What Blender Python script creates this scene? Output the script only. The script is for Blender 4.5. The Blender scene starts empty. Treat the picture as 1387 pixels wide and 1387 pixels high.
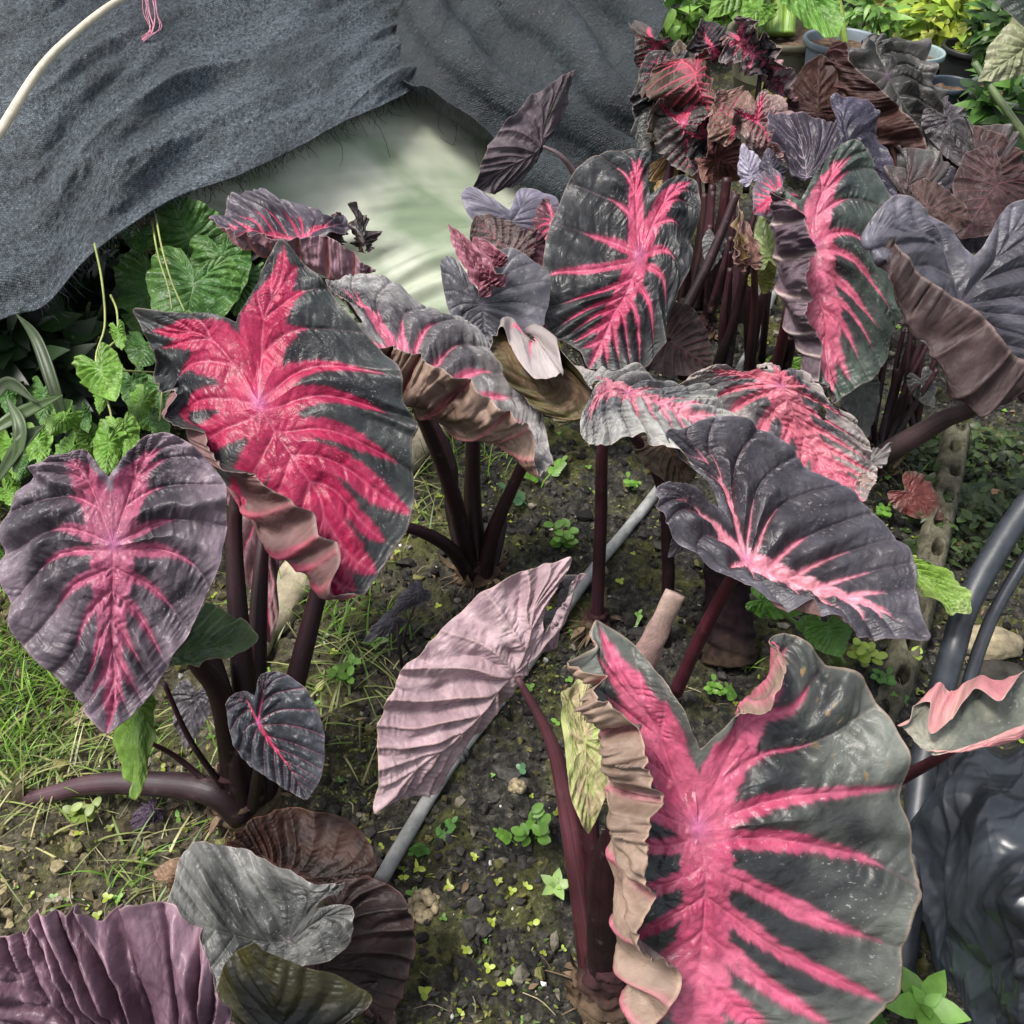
import bpy, math, random
import numpy as np
sc = bpy.context.scene
COL = sc.collection
RS = np.random.RandomState(7)
R = math.radians

# ------------------------------------------------------------------ camera model
CAMH, PITCH, FOV = 1.30, 42.0, 55.0
SRC = 1387.0
F = (SRC/2)/math.tan(R(FOV/2))
cp, sp = math.cos(R(PITCH)), math.sin(R(PITCH))
def P(px, py, D):
    """the point of the place seen at (px,py) of the photograph, D metres deep"""
    cx, cy = (px-SRC/2)/F, (SRC/2-py)/F
    return np.array([cx*D, (cp+cy*sp)*D, CAMH+(-sp+cy*cp)*D])
def gdepth(py):
    cy = (SRC/2-py)/F
    return CAMH/(sp-cy*cp)
def G(px, py):
    p = P(px, py, gdepth(py)); p[2] = gz(p[0], p[1]); return p

# ------------------------------------------------------------------ numpy noise
_LAT = np.random.RandomState(3).rand(512, 512)
def vnoise(x, y, seed=0):
    x = np.asarray(x, float)+seed*17.31; y = np.asarray(y, float)+seed*9.77
    xi = np.floor(x).astype(int); yi = np.floor(y).astype(int)
    fx = x-xi; fy = y-yi
    fx = fx*fx*(3-2*fx); fy = fy*fy*(3-2*fy)
    a = _LAT[xi % 512, yi % 512]; b = _LAT[(xi+1) % 512, yi % 512]
    c = _LAT[xi % 512, (yi+1) % 512]; d = _LAT[(xi+1) % 512, (yi+1) % 512]
    return (a*(1-fx)+b*fx)*(1-fy)+(c*(1-fx)+d*fx)*fy
def fbm(x, y, oct=4, seed=0):
    s = 0; a = .5; t = 0
    for o in range(oct):
        s = s+a*vnoise(np.asarray(x)*2**o, np.asarray(y)*2**o, seed+o*3); t += a; a *= .55
    return s/t
def sstep(a, b, x):
    t = np.clip((x-a)/(b-a), 0, 1); return t*t*(3-2*t)
def gz(x, y):
    x = np.asarray(x, float); y = np.asarray(y, float)
    z = (fbm(x*3, y*3, 3, 1)-.5)*.05
    z = z+(fbm(x*16, y*16, 3, 5)-.5)*.028
    z = z+(fbm(x*34, y*34, 2, 6)-.5)*.026+(fbm(x*75, y*75, 2, 8)-.5)*.016
    # a shallow trench beside the bed on the right
    z = z-.07*sstep(.62, .8, x-.10*(y-1.2))*(1-sstep(2.6, 3.2, y))
    return z

# ------------------------------------------------------------------ mesh helpers
def link(o, parent=None):
    COL.objects.link(o)
    if parent is not None: o.parent = parent
    return o
def mesh_obj(name, V, Q, mats, parent=None, col=None, uv=None, mi=None, smooth=True, tris=None):
    V = np.asarray(V, np.float32)
    if parent is not None: V = V-np.array(parent.location, np.float32)
    me = bpy.data.meshes.new(name)
    Q = np.asarray(Q, np.int32).reshape(-1, 4) if Q is not None and len(Q) else np.zeros((0, 4), np.int32)
    T = np.asarray(tris, np.int32).reshape(-1, 3) if tris is not None and len(tris) else np.zeros((0, 3), np.int32)
    nq, nt = len(Q), len(T)
    me.vertices.add(len(V)); me.vertices.foreach_set('co', V.ravel())
    me.loops.add(nq*4+nt*3)
    me.loops.foreach_set('vertex_index', np.concatenate([Q.ravel(), T.ravel()]))
    me.polygons.add(nq+nt)
    me.polygons.foreach_set('loop_start', np.concatenate([np.arange(nq)*4, nq*4+np.arange(nt)*3]).astype(np.int32))
    if mi is not None: me.polygons.foreach_set('material_index', np.asarray(mi, np.int32))
    me.polygons.foreach_set('use_smooth', np.full(nq+nt, smooth))
    me.update(calc_edges=True); me.validate()
    if col is not None:
        c = np.ones((len(V), 4), np.float32); c[:, :3] = col
        a = me.attributes.new('col', 'FLOAT_COLOR', 'POINT'); a.data.foreach_set('color', c.ravel())
    if uv is not None:
        a = me.attributes.new('cuv', 'FLOAT_VECTOR', 'POINT'); a.data.foreach_set('vector', np.asarray(uv, np.float32).ravel())
    for m in (mats if isinstance(mats, (list, tuple)) else [mats]): me.materials.append(m)
    return link(bpy.data.objects.new(name, me), parent)
def tag(o, label, cat, group=None, kind=None):
    o['label'] = label; o['category'] = cat
    if group: o['group'] = group
    if kind: o['kind'] = kind
    return o
def thing(name, label, cat, loc, group=None):
    o = bpy.data.objects.new(name, None); o.empty_display_size = .05
    o.location = [float(v) for v in loc]; COL.objects.link(o)
    return tag(o, label, cat, group)
def grid_quads(nu, nv, wrap=False, off=0):
    """verts indexed i*nv+j, i<nu, j<nv"""
    i = np.arange(nu if wrap else nu-1)[:, None]; j = np.arange(nv-1)[None, :]
    a = i*nv+j; b = ((i+1) % nu)*nv+j
    return (np.stack([a, b, b+1, a+1], -1).reshape(-1, 4)+off)
def crom(pts, n):
    """Catmull-Rom through pts (k,d) -> (n,d)"""
    p = np.asarray(pts, float)
    if len(p) == 2: return p[0]+(p[1]-p[0])*np.linspace(0, 1, n)[:, None]
    p = np.vstack([2*p[0]-p[1], p, 2*p[-1]-p[-2]])
    k = len(p)-3
    s = np.linspace(0, k-1e-9, n); i = s.astype(int); t = (s-i)[:, None]
    p0, p1, p2, p3 = p[i], p[i+1], p[i+2], p[i+3]
    return .5*((2*p1)+(-p0+p2)*t+(2*p0-5*p1+4*p2-p3)*t**2+(-p0+3*p1-3*p2+p3)*t**3)
def tube_geo(pts, rad, n=24, seg=12, flat=1.0, rough=0, seed=0):
    c = crom(pts, n); r = np.interp(np.linspace(0, 1, n), np.linspace(0, 1, len(rad)), rad)
    t = np.gradient(c, axis=0); t /= np.linalg.norm(t, axis=1)[:, None]+1e-9
    up = np.array([0, 0, 1.0]) if abs(t[0, 2]) < .9 else np.array([0, 1.0, 0])
    u = np.cross(t[0], up); u /= np.linalg.norm(u)
    V = []
    for k in range(n):
        u = u-t[k]*np.dot(u, t[k]); u /= np.linalg.norm(u); w = np.cross(t[k], u)
        a = np.linspace(0, 2*np.pi, seg, endpoint=False)
        rr = r[k]*(1+rough*(vnoise(np.cos(a)*1.5+k*.35+seed, np.sin(a)*1.5+seed, seed)-.5)*2)
        V.append(c[k]+np.cos(a)[:, None]*u*rr[:, None]+np.sin(a)[:, None]*w*rr[:, None]*flat)
    V = np.array(V)                       # n,seg,3
    i = np.arange(n-1)[:, None]; j = np.arange(seg)[None, :]
    Q = np.stack([i*seg+j, i*seg+(j+1) % seg, (i+1)*seg+(j+1) % seg, (i+1)*seg+j], -1).reshape(-1, 4)
    V = V.reshape(-1, 3)
    V = np.vstack([V, c[:1], c[-1:]]); k = n*seg
    jj = np.arange(seg)
    T = np.vstack([np.stack([np.full(seg, k), (jj+1) % seg, jj], -1),
                   np.stack([np.full(seg, k+1), (n-1)*seg+jj, (n-1)*seg+(jj+1) % seg], -1)])
    s = np.repeat(np.linspace(0, 1, n), seg); s = np.append(s, [0, 1])
    a = np.tile(np.linspace(0, 1, seg, endpoint=False), n); a = np.append(a, [0, 0])
    return V, Q, T, s, a
def tube(name, pts, rad, mat, parent=None, n=24, seg=12, flat=1.0, rough=0, seed=0, c0=None, c1=None):
    V, Q, T, s, a = tube_geo(pts, rad, n, seg, flat, rough, seed)
    L = np.sum(np.linalg.norm(np.diff(np.asarray(crom(pts, n)), axis=0), axis=1))
    col = None
    if c0 is not None:
        col = np.array(c0)+(np.array(c1)-np.array(c0))*s[:, None]
    return mesh_obj(name, V, Q, mat, parent, col=col, uv=np.stack([a*6, s*L*40, s*0], -1), tris=T)
class Bag:
    """collects pieces that make ONE mesh"""
    def __init__(s): s.V = []; s.Q = []; s.T = []; s.C = []; s.n = 0
    def add(s, V, Q=None, T=None, col=(1, 1, 1)):
        V = np.asarray(V, float); s.V.append(V)
        if Q is not None and len(Q): s.Q.append(np.asarray(Q)+s.n)
        if T is not None and len(T): s.T.append(np.asarray(T)+s.n)
        c = np.asarray(col, float); s.C.append(np.broadcast_to(c, V.shape).copy()); s.n += len(V)
    def tube(s, pts, rad, col, n=10, seg=6):
        V, Q, T, _, _ = tube_geo(pts, rad, n, seg); s.add(V, Q, T, col)
    def build(s, name, mat, parent=None, smooth=True):
        V = np.vstack(s.V)
        return mesh_obj(name, V, np.vstack(s.Q) if s.Q else None, mat, parent, col=np.vstack(s.C), uv=V,
                        tris=np.vstack(s.T) if s.T else None, smooth=smooth)
def leaflet(bag, pos, d, nrm, ln, wd, col, fold=.25, droop=.25, shape=0):
    """one small leaf blade: base pos, direction d, facing nrm"""
    d = np.asarray(d, float); d = d/np.linalg.norm(d); nrm = np.asarray(nrm, float)
    s = np.cross(d, nrm); s /= np.linalg.norm(s)+1e-9; nn = np.cross(s, d)
    prof = [(0, .06), (.15, .6), (.35, 1), (.6, .85), (.82, .45), (1, .03)] if shape == 0 else \
           [(0, .1), (.12, .85), (.3, 1), (.55, .8), (.8, .4), (1, .02)] if shape == 1 else \
           [(0, .3), (.25, .9), (.5, 1), (.75, .85), (.93, .5), (1, .1)]
    V = []
    for t, w in prof:
        c = pos+d*ln*t-nn*droop*ln*t*t
        w = w*wd*.5
        V += [c-s*w+nn*fold*w, c, c+s*w+nn*fold*w]
    Q = [[k*3+j, k*3+j+1, k*3+4+j, k*3+3+j] for k in range(5) for j in (0, 1)]
    bag.add(np.array(V), Q, None, col)
def blade(bag, pos, d, ln, wd, col, bend=.5, n=6):
    d = np.asarray(d, float); d = d/np.linalg.norm(d)
    s = np.cross(d, [0, 0, 1.0]); s = s/(np.linalg.norm(s)+1e-6)
    h = np.array([d[0], d[1], 0]); h = h/(np.linalg.norm(h)+1e-6)
    t = np.linspace(0, 1, n)[:, None]
    c = pos+d*ln*t+(h*.5-np.array([0, 0, .8]))*bend*ln*t**2
    w = wd*.5*(1-t**1.5)+.0002
    V = np.stack([c-s*w, c+s*w], 1).reshape(-1, 3)
    Q = [[2*k, 2*k+1, 2*k+3, 2*k+2] for k in range(n-1)]
    bag.add(V, Q, None, col)

# ------------------------------------------------------------------ materials
class NT:
    def __init__(s, name):
        s.m = bpy.data.materials.new(name); s.m.use_nodes = True
        s.t = s.m.node_tree; s.b = s.t.nodes['Principled BSDF']; s.out = s.t.nodes['Material Output']
    def n(s, typ, **kw):
        x = s.t.nodes.new(typ)
        for k, v in kw.items():
            if k in x.inputs: x.inputs[k].default_value = v
            else: setattr(x, k, v)
        return x
    def l(s, a, b): s.t.links.new(a, b); return s
    def attr(s, name): return s.n('ShaderNodeAttribute', attribute_name=name)
    def noise(s, vec, scale, detail=3, rough=.55, dist=0):
        x = s.n('ShaderNodeTexNoise'); x.inputs['Scale'].default_value = scale; x.inputs['Detail'].default_value = detail
        x.inputs['Roughness'].default_value = rough; x.inputs['Distortion'].default_value = dist
        if vec is not None: s.l(vec, x.inputs['Vector'])
        return x
    def ramp(s, fac, stops):
        x = s.n('ShaderNodeValToRGB'); e = x.color_ramp.elements
        while len(e) < len(stops): e.new(.5)
        for k, (p, c) in enumerate(stops):
            e[k].position = p; e[k].color = (c, c, c, 1) if not hasattr(c, '__len__') else tuple(c)+(1,)
        s.l(fac, x.inputs[0]); return x
    def mix(s, fac, a, b, mode='MIX'):
        x = s.n('ShaderNodeMix', data_type='RGBA', blend_type=mode)
        for k, v in ((0, fac), (6, a), (7, b)):
            if hasattr(v, 'bl_idname') or hasattr(v, 'is_linked'): s.l(v, x.inputs[k])
            else: x.inputs[k].default_value = v if not hasattr(v, '__len__') else tuple(v)+(1,)
        return x.outputs[2]
    def math(s, op, a, b=0.0):
        x = s.n('ShaderNodeMath', operation=op)
        for k, v in ((0, a), (1, b)):
            if hasattr(v, 'is_linked'): s.l(v, x.inputs[k])
            else: x.inputs[k].default_value = v
        return x.outputs[0]
    def mapping(s, vec, sc):
        x = s.n('ShaderNodeMapping'); x.inputs['Scale'].default_value = sc; s.l(vec, x.inputs['Vector']); return x.outputs[0]
    def bump(s, h, strength=.3, dist=.002, normal=None):
        x = s.n('ShaderNodeBump'); x.inputs['Strength'].default_value = strength; x.inputs['Distance'].default_value = dist
        s.l(h, x.inputs['Height'])
        if normal is not None: s.l(normal, x.inputs['Normal'])
        return x.outputs[0]
    def fin(s, color=None, rough=None, normal=None, spec=None, metal=None):
        b = s.b
        for k, v in (('Base Color', color), ('Roughness', rough), ('Normal', normal), ('Specular IOR Level', spec), ('Metallic', metal)):
            if v is None: continue
            if hasattr(v, 'is_linked'): s.l(v, b.inputs[k])
            else: b.inputs[k].default_value = v if not hasattr(v, '__len__') else tuple(v)+(1,)
        return s.m
    def translucent(s, color, fac):
        t = s.n('ShaderNodeBsdfTranslucent'); mx = s.n('ShaderNodeMixShader'); mx.inputs[0].default_value = fac
        if hasattr(color, 'is_linked'): s.l(color, t.inputs[0])
        else: t.inputs[0].default_value = tuple(color)+(1,)
        s.l(s.b.outputs[0], mx.inputs[1]); s.l(t.outputs[0], mx.inputs[2]); s.l(mx.outputs[0], s.out.inputs[0])
        return s.m

def mat_leaf(name, rlo, rhi, bumpk, spec, trans=0, dust=0):
    m = NT(name); c = m.attr('col'); uv = m.attr('cuv').outputs['Vector']
    n1 = m.noise(uv, 9, 5, .6, .6); n2 = m.noise(uv, 46, 4, .65, .4); n3 = m.noise(uv, 130, 2, .6)
    base = m.mix(1.0, c.outputs['Color'], m.ramp(n1.outputs[0], [(.3, .72), (.72, 1.3)]).outputs[0], 'MULTIPLY')
    base = m.mix(1.0, base, m.ramp(n2.outputs[0], [(.3, .8), (.7, 1.2)]).outputs[0], 'MULTIPLY')
    if dust:
        d1 = m.ramp(n3.outputs[0], [(.62, 0), (.70, 1)]).outputs[0]
        d2 = m.ramp(m.noise(uv, 7, 3).outputs[0], [(.47, 0), (.62, 1)]).outputs[0]
        base = m.mix(m.math('MULTIPLY', m.math('MULTIPLY', d1, d2), dust), base, (.45, .45, .43))
    vor = m.n('ShaderNodeTexVoronoi', feature='DISTANCE_TO_EDGE'); vor.inputs['Scale'].default_value = 34
    wv = m.noise(uv, 14, 2); wm = m.mix(.12, uv, wv.outputs['Color']); m.l(wm, vor.inputs['Vector'])
    ve = m.ramp(vor.outputs[0], [(0, 0), (.18, 1)]).outputs[0]
    h = m.math('ADD', m.math('MULTIPLY', n2.outputs[0], .9), m.math('MULTIPLY', ve, .25))
    h = m.math('ADD', h, m.math('MULTIPLY', n1.outputs[0], 1.2))
    nb = m.bump(h, bumpk, .004)
    rg = m.ramp(n1.outputs[0], [(.3, rlo), (.7, rhi)]).outputs[0]
    m.fin(base, rg, nb, spec)
    if trans: m.translucent(base, trans)
    return m.m
def mat_col(name, rough=.6, nscale=60, lo=.7, hi=1.25, bumpk=.3, spec=.4, trans=0, bd=.002):
    m = NT(name); c = m.attr('col'); geo = m.n('ShaderNodeTexCoord').outputs['Object']
    n1 = m.noise(geo, nscale, 5, .6)
    base = m.mix(1.0, c.outputs['Color'], m.ramp(n1.outputs[0], [(.28, lo), (.72, hi)]).outputs[0], 'MULTIPLY')
    m.fin(base, rough, m.bump(n1.outputs[0], bumpk, bd), spec)
    if trans: m.translucent(base, trans)
    return m.m
def mat_soil():
    m = NT('soil'); p = m.n('ShaderNodeTexCoord').outputs['Object']
    n1 = m.noise(p, 70, 8, .7); n2 = m.noise(p, 3.2, 4, .6, .5); n3 = m.noise(p, 24, 6, .68); n4 = m.noise(p, 7, 5, .65, .8)
    sepx = m.n('ShaderNodeSeparateXYZ'); m.l(p, sepx.inputs[0])
    dark = m.ramp(n1.outputs[0], [(.30, (.004, .004, .0035)), (.46, (.019, .018, .015)), (.59, (.068, .064, .05)), (.70, (.27, .25, .19))]).outputs[0]
    tan = m.ramp(n1.outputs[0], [(.25, (.03, .024, .013)), (.5, (.13, .11, .06)), (.72, (.33, .29, .17))]).outputs[0]
    moss = m.ramp(n1.outputs[0], [(.25, (.02, .024, .006)), (.5, (.10, .105, .022)), (.75, (.22, .22, .05))]).outputs[0]
    left = m.ramp(m.math('ADD', m.math('MULTIPLY', sepx.outputs[0], -1.0), m.math('MULTIPLY', n2.outputs[0], .7)), [(.42, 0), (.75, 1)]).outputs[0]
    c = m.mix(m.math('MULTIPLY', left, .42), dark, tan)
    mk = m.ramp(n4.outputs[0], [(.49, 0), (.61, 1)]).outputs[0]
    c = m.mix(m.math('MULTIPLY', mk, .7), c, moss)
    h = m.math('ADD', n1.outputs[0], m.math('MULTIPLY', n3.outputs[0], 1.5))
    return m.fin(c, m.ramp(n3.outputs[0], [(.35, .55), (.65, .95)]).outputs[0], m.bump(h, 1.0, .012), .35)
def mat_net(name, sx, sy, ang=0.0, hi=(.27, .33, .37)):
    m = NT(name); uv = m.attr('cuv').outputs['Vector']
    mp = m.n('ShaderNodeMapping'); mp.inputs['Rotation'].default_value = (0, 0, ang); m.l(uv, mp.inputs['Vector']); v = mp.outputs[0]
    wob = m.noise(v, 40, 2); v = m.mix(.006, v, wob.outputs['Color'])
    br = m.n('ShaderNodeTexBrick'); br.offset = .5; br.inputs['Scale'].default_value = 1; br.inputs['Brick Width'].default_value = sx; br.inputs['Row Height'].default_value = sy
    br.inputs['Mortar Size'].default_value = min(sx, sy)*.22; br.inputs['Mortar Smooth'].default_value = .6
    br.inputs['Color1'].default_value = (1, 1, 1, 1); br.inputs['Color2'].default_value = (.35, .35, .35, 1); br.inputs['Mortar'].default_value = (0, 0, 0, 1)
    m.l(v, br.inputs['Vector'])
    n1 = m.noise(m.mapping(v, (1, 1, 1)), 110, 4, .8); n2 = m.noise(uv, 5, 4, .6, .5)
    st = m.math('MULTIPLY', m.math('ADD', m.math('MULTIPLY', br.outputs['Color'], .75), .25), m.ramp(n1.outputs[0], [(.38, .04), (.64, 1.25)]).outputs[0])
    big = m.ramp(n2.outputs[0], [(.3, .35), (.7, 1.0)]).outputs[0]  # broad bright and dim patches painted in for the sheen on the cloth
    st2 = m.math('MULTIPLY', st, big)
    c = m.mix(st2, (.005, .0075, .010), hi)
    col = m.mix(m.ramp(m.noise(uv, 2.3, 3).outputs[0], [(.5, 0), (.75, .35)]).outputs[0], c, (.03, .035, .05))
    return m.fin(col, .5, m.bump(st, .8, .004), .5)
def mat_plastic(name, col, col2, rough, trans=.3, spec=.5, tcol=None):
    m = NT(name); uv = m.attr('cuv').outputs['Vector']
    n1 = m.noise(uv, 4, 3, .5, .3); n2 = m.noise(uv, 45, 4, .6)
    c = m.mix(m.ramp(n1.outputs[0], [(.35, 0), (.65, 1)]).outputs[0], col, col2)
    m.fin(c, rough, m.bump(m.math('ADD', n1.outputs[0], m.math('MULTIPLY', n2.outputs[0], .2)), .08, .01), spec)
    if trans: m.translucent(tcol or c, trans)
    return m.m
def mat_plain(name, col, rough=.5, nscale=20, var=.35, bumpk=.2, spec=.4, bd=.003, c2=None):
    m = NT(name); p = m.n('ShaderNodeTexCoord').outputs['Object']
    n1 = m.noise(p, nscale, 6, .65)
    c = m.mix(m.ramp(n1.outputs[0], [(.3, 0), (.7, 1)]).outputs[0], tuple(x*(1-var) for x in col), c2 or tuple(min(1, x*(1+var)) for x in col))
    return m.fin(c, rough, m.bump(n1.outputs[0], bumpk, bd), spec)

M_TOP = mat_leaf('leaf_upper', .30, .48, .24, .28, 0, .35)
M_UND = mat_leaf('leaf_under', .46, .62, .26, .22)
M_TOPT = mat_leaf('thin_leaf_upper', .34, .52, .24, .5, .35)
M_UNDT = mat_leaf('thin_leaf_under', .5, .65, .24, .35, .35)
def mat_stalk():
    m = NT('leaf_stalk'); c = m.attr('col'); uv = m.attr('cuv').outputs['Vector']; geo = m.n('ShaderNodeTexCoord').outputs['Object']
    n1 = m.noise(m.mapping(uv, (2.2, .05, 1)), 3, 5, .6); n2 = m.noise(geo, 38, 5, .65); n3 = m.noise(geo, 9, 3)
    b = m.mix(1.0, c.outputs['Color'], m.ramp(n1.outputs[0], [(.3, .45), (.7, 1.7)]).outputs[0], 'MULTIPLY')
    b = m.mix(1.0, b, m.ramp(n3.outputs[0], [(.35, .6), (.65, 1.4)]).outputs[0], 'MULTIPLY')
    b = m.mix(m.ramp(n2.outputs[0], [(.60, 0), (.74, .5)]).outputs[0], b, (.13, .085, .07))
    return m.fin(b, m.ramp(n2.outputs[0], [(.3, .36), (.7, .62)]).outputs[0], m.bump(m.math('ADD', n1.outputs[0], m.math('MULTIPLY', n2.outputs[0], .6)), .35, .002), .45)
M_STALK = mat_stalk()
M_CORM = mat_col('stem_base', .85, 60, .4, 1.6, .9, .2)
M_GREEN = mat_col('green_leaf', .42, 50, .75, 1.25, .2, .45, .3)
M_DRY = mat_col('dry_litter', .8, 90, .6, 1.4, .4, .2)
M_CLOD = mat_col('soil_clod', .9, 110, .45, 1.6, .9, .2)
M_SOIL = mat_soil()
# ------------------------------------------------------------------ elephant-ear leaf
PTS = {'N': (0, 0), 'T': (0, 1), 'M': (0, .5), 'S': (0, -.22),
       'L2': (.36, .58), 'L': (.56, .08), 'LQ': (.55, -.28), 'LL': (.36, -.60),
       'R2': (-.36, .58), 'R': (-.56, .08), 'RQ': (-.55, -.28), 'RL': (-.36, -.60)}
_out = [(0, 1), (.055, .93), (.2, .8), (.36, .58), (.49, .34), (.56, .08), (.585, -.1), (.55, -.28), (.47, -.48), (.36, -.60), (.24, -.58), (.14, -.44), (.05, -.28), (0, -.22)]
_th = np.array([math.atan2(x, y) for x, y in _out]); _rr = np.array([math.hypot(x, y) for x, y in _out])
def outline(th):
    a = np.abs((th+np.pi) % (2*np.pi)-np.pi)
    return np.interp(a, _th, _rr)
VEINS = []      # (polyline, kind, side)  kind: 0 midrib, 1 lobe rib, 2 lateral, 3 lobe lateral
for s in (1, -1):
    def q(*p): return [(s*x, y) for x, y in p]
    VEINS += [(q((0, 0), (.13, -.23), (.26, -.44), (.35, -.58)), 1),
              (q((.07, -.12), (.28, -.19), (.56, -.17)), 3), (q((.14, -.24), (.33, -.36), (.52, -.38)), 3), (q((.2, -.34), (.34, -.47), (.44, -.5)), 3),
              (q((.13, -.23), (.14, -.36), (.17, -.48)), 3), (q((.2, -.34), (.22, -.46), (.25, -.55)), 3),
              (q((0, 0), (.27, -.03), (.56, .04)), 2), (q((0, .03), (.24, .1), (.42, .2), (.51, .29)), 2),
              (q((0, .13), (.18, .25), (.34, .38), (.43, .46)), 2), (q((0, .26), (.16, .4), (.28, .53), (.35, .61)), 2),
              (q((0, .40), (.12, .53), (.22, .65), (.275, .71)), 2), (q((0, .54), (.09, .66), (.16, .75), (.2, .8)), 2),
              (q((0, .68), (.06, .78), (.11, .855)), 2)]
VEINS.append(([(0, 0), (0, .35), (0, .7), (0, 1)], 0))
_CACHE = {}
def polar(nt, nr):
    if (nt, nr) in _CACHE: return _CACHE[(nt, nr)]
    th = np.linspace(-np.pi, np.pi, nt, endpoint=False)
    Rm = outline(th)
    k = max(1, int(nt*.012)); ker = np.hanning(2*k+3); ker /= ker.sum()
    Rs = np.convolve(np.concatenate([Rm[-3*k-3:], Rm, Rm[:3*k+3]]), ker, 'same')[3*k+3:-3*k-3]
    r = np.concatenate([[.0006], np.linspace(0, 1, nr)[1:]**.92])
    X = np.sin(th)[:, None]*Rs[:, None]*r; Y = np.cos(th)[:, None]*Rs[:, None]*r
    D = []; TT = []
    pts = np.stack([X.ravel(), Y.ravel()], -1)
    for poly, kind in VEINS:
        c = crom(poly, 13); bd = np.full(len(pts), 9.0); bt = np.zeros(len(pts))
        for i in range(12):
            a = c[i]; v = c[i+1]-a
            t = np.clip(((pts-a)@v)/(v@v), 0, 1); d = np.linalg.norm(pts-a-t[:, None]*v, axis=1)
            b = d < bd; bd = np.where(b, d, bd); bt = np.where(b, (i+t)/12, bt)
        D.append(bd); TT.append(bt)
    _CACHE[(nt, nr)] = (th, r, X, Y, np.array(D), np.array(TT))
    return _CACHE[(nt, nr)]
def tps(src, dst, X, Y, lam=1e-4):
    src = np.asarray(src, float); n = len(src)
    def U(d2): return np.where(d2 > 1e-14, .5*d2*np.log(d2+1e-14), 0)
    K = U(((src[:, None]-src[None])**2).sum(-1))+lam*np.eye(n)
    Pm = np.hstack([np.ones((n, 1)), src])
    A = np.zeros((n+3, n+3)); A[:n, :n] = K; A[:n, n:] = Pm; A[n:, :n] = Pm.T
    b = np.zeros((n+3, dst.shape[1])); b[:n] = dst
    w = np.linalg.solve(A, b)
    out = w[n]+X[..., None]*w[n+1]+Y[..., None]*w[n+2]
    for i in range(n): out = out+U((X-src[i, 0])**2+(Y-src[i, 1])**2)[..., None]*w[i]
    return out

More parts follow.
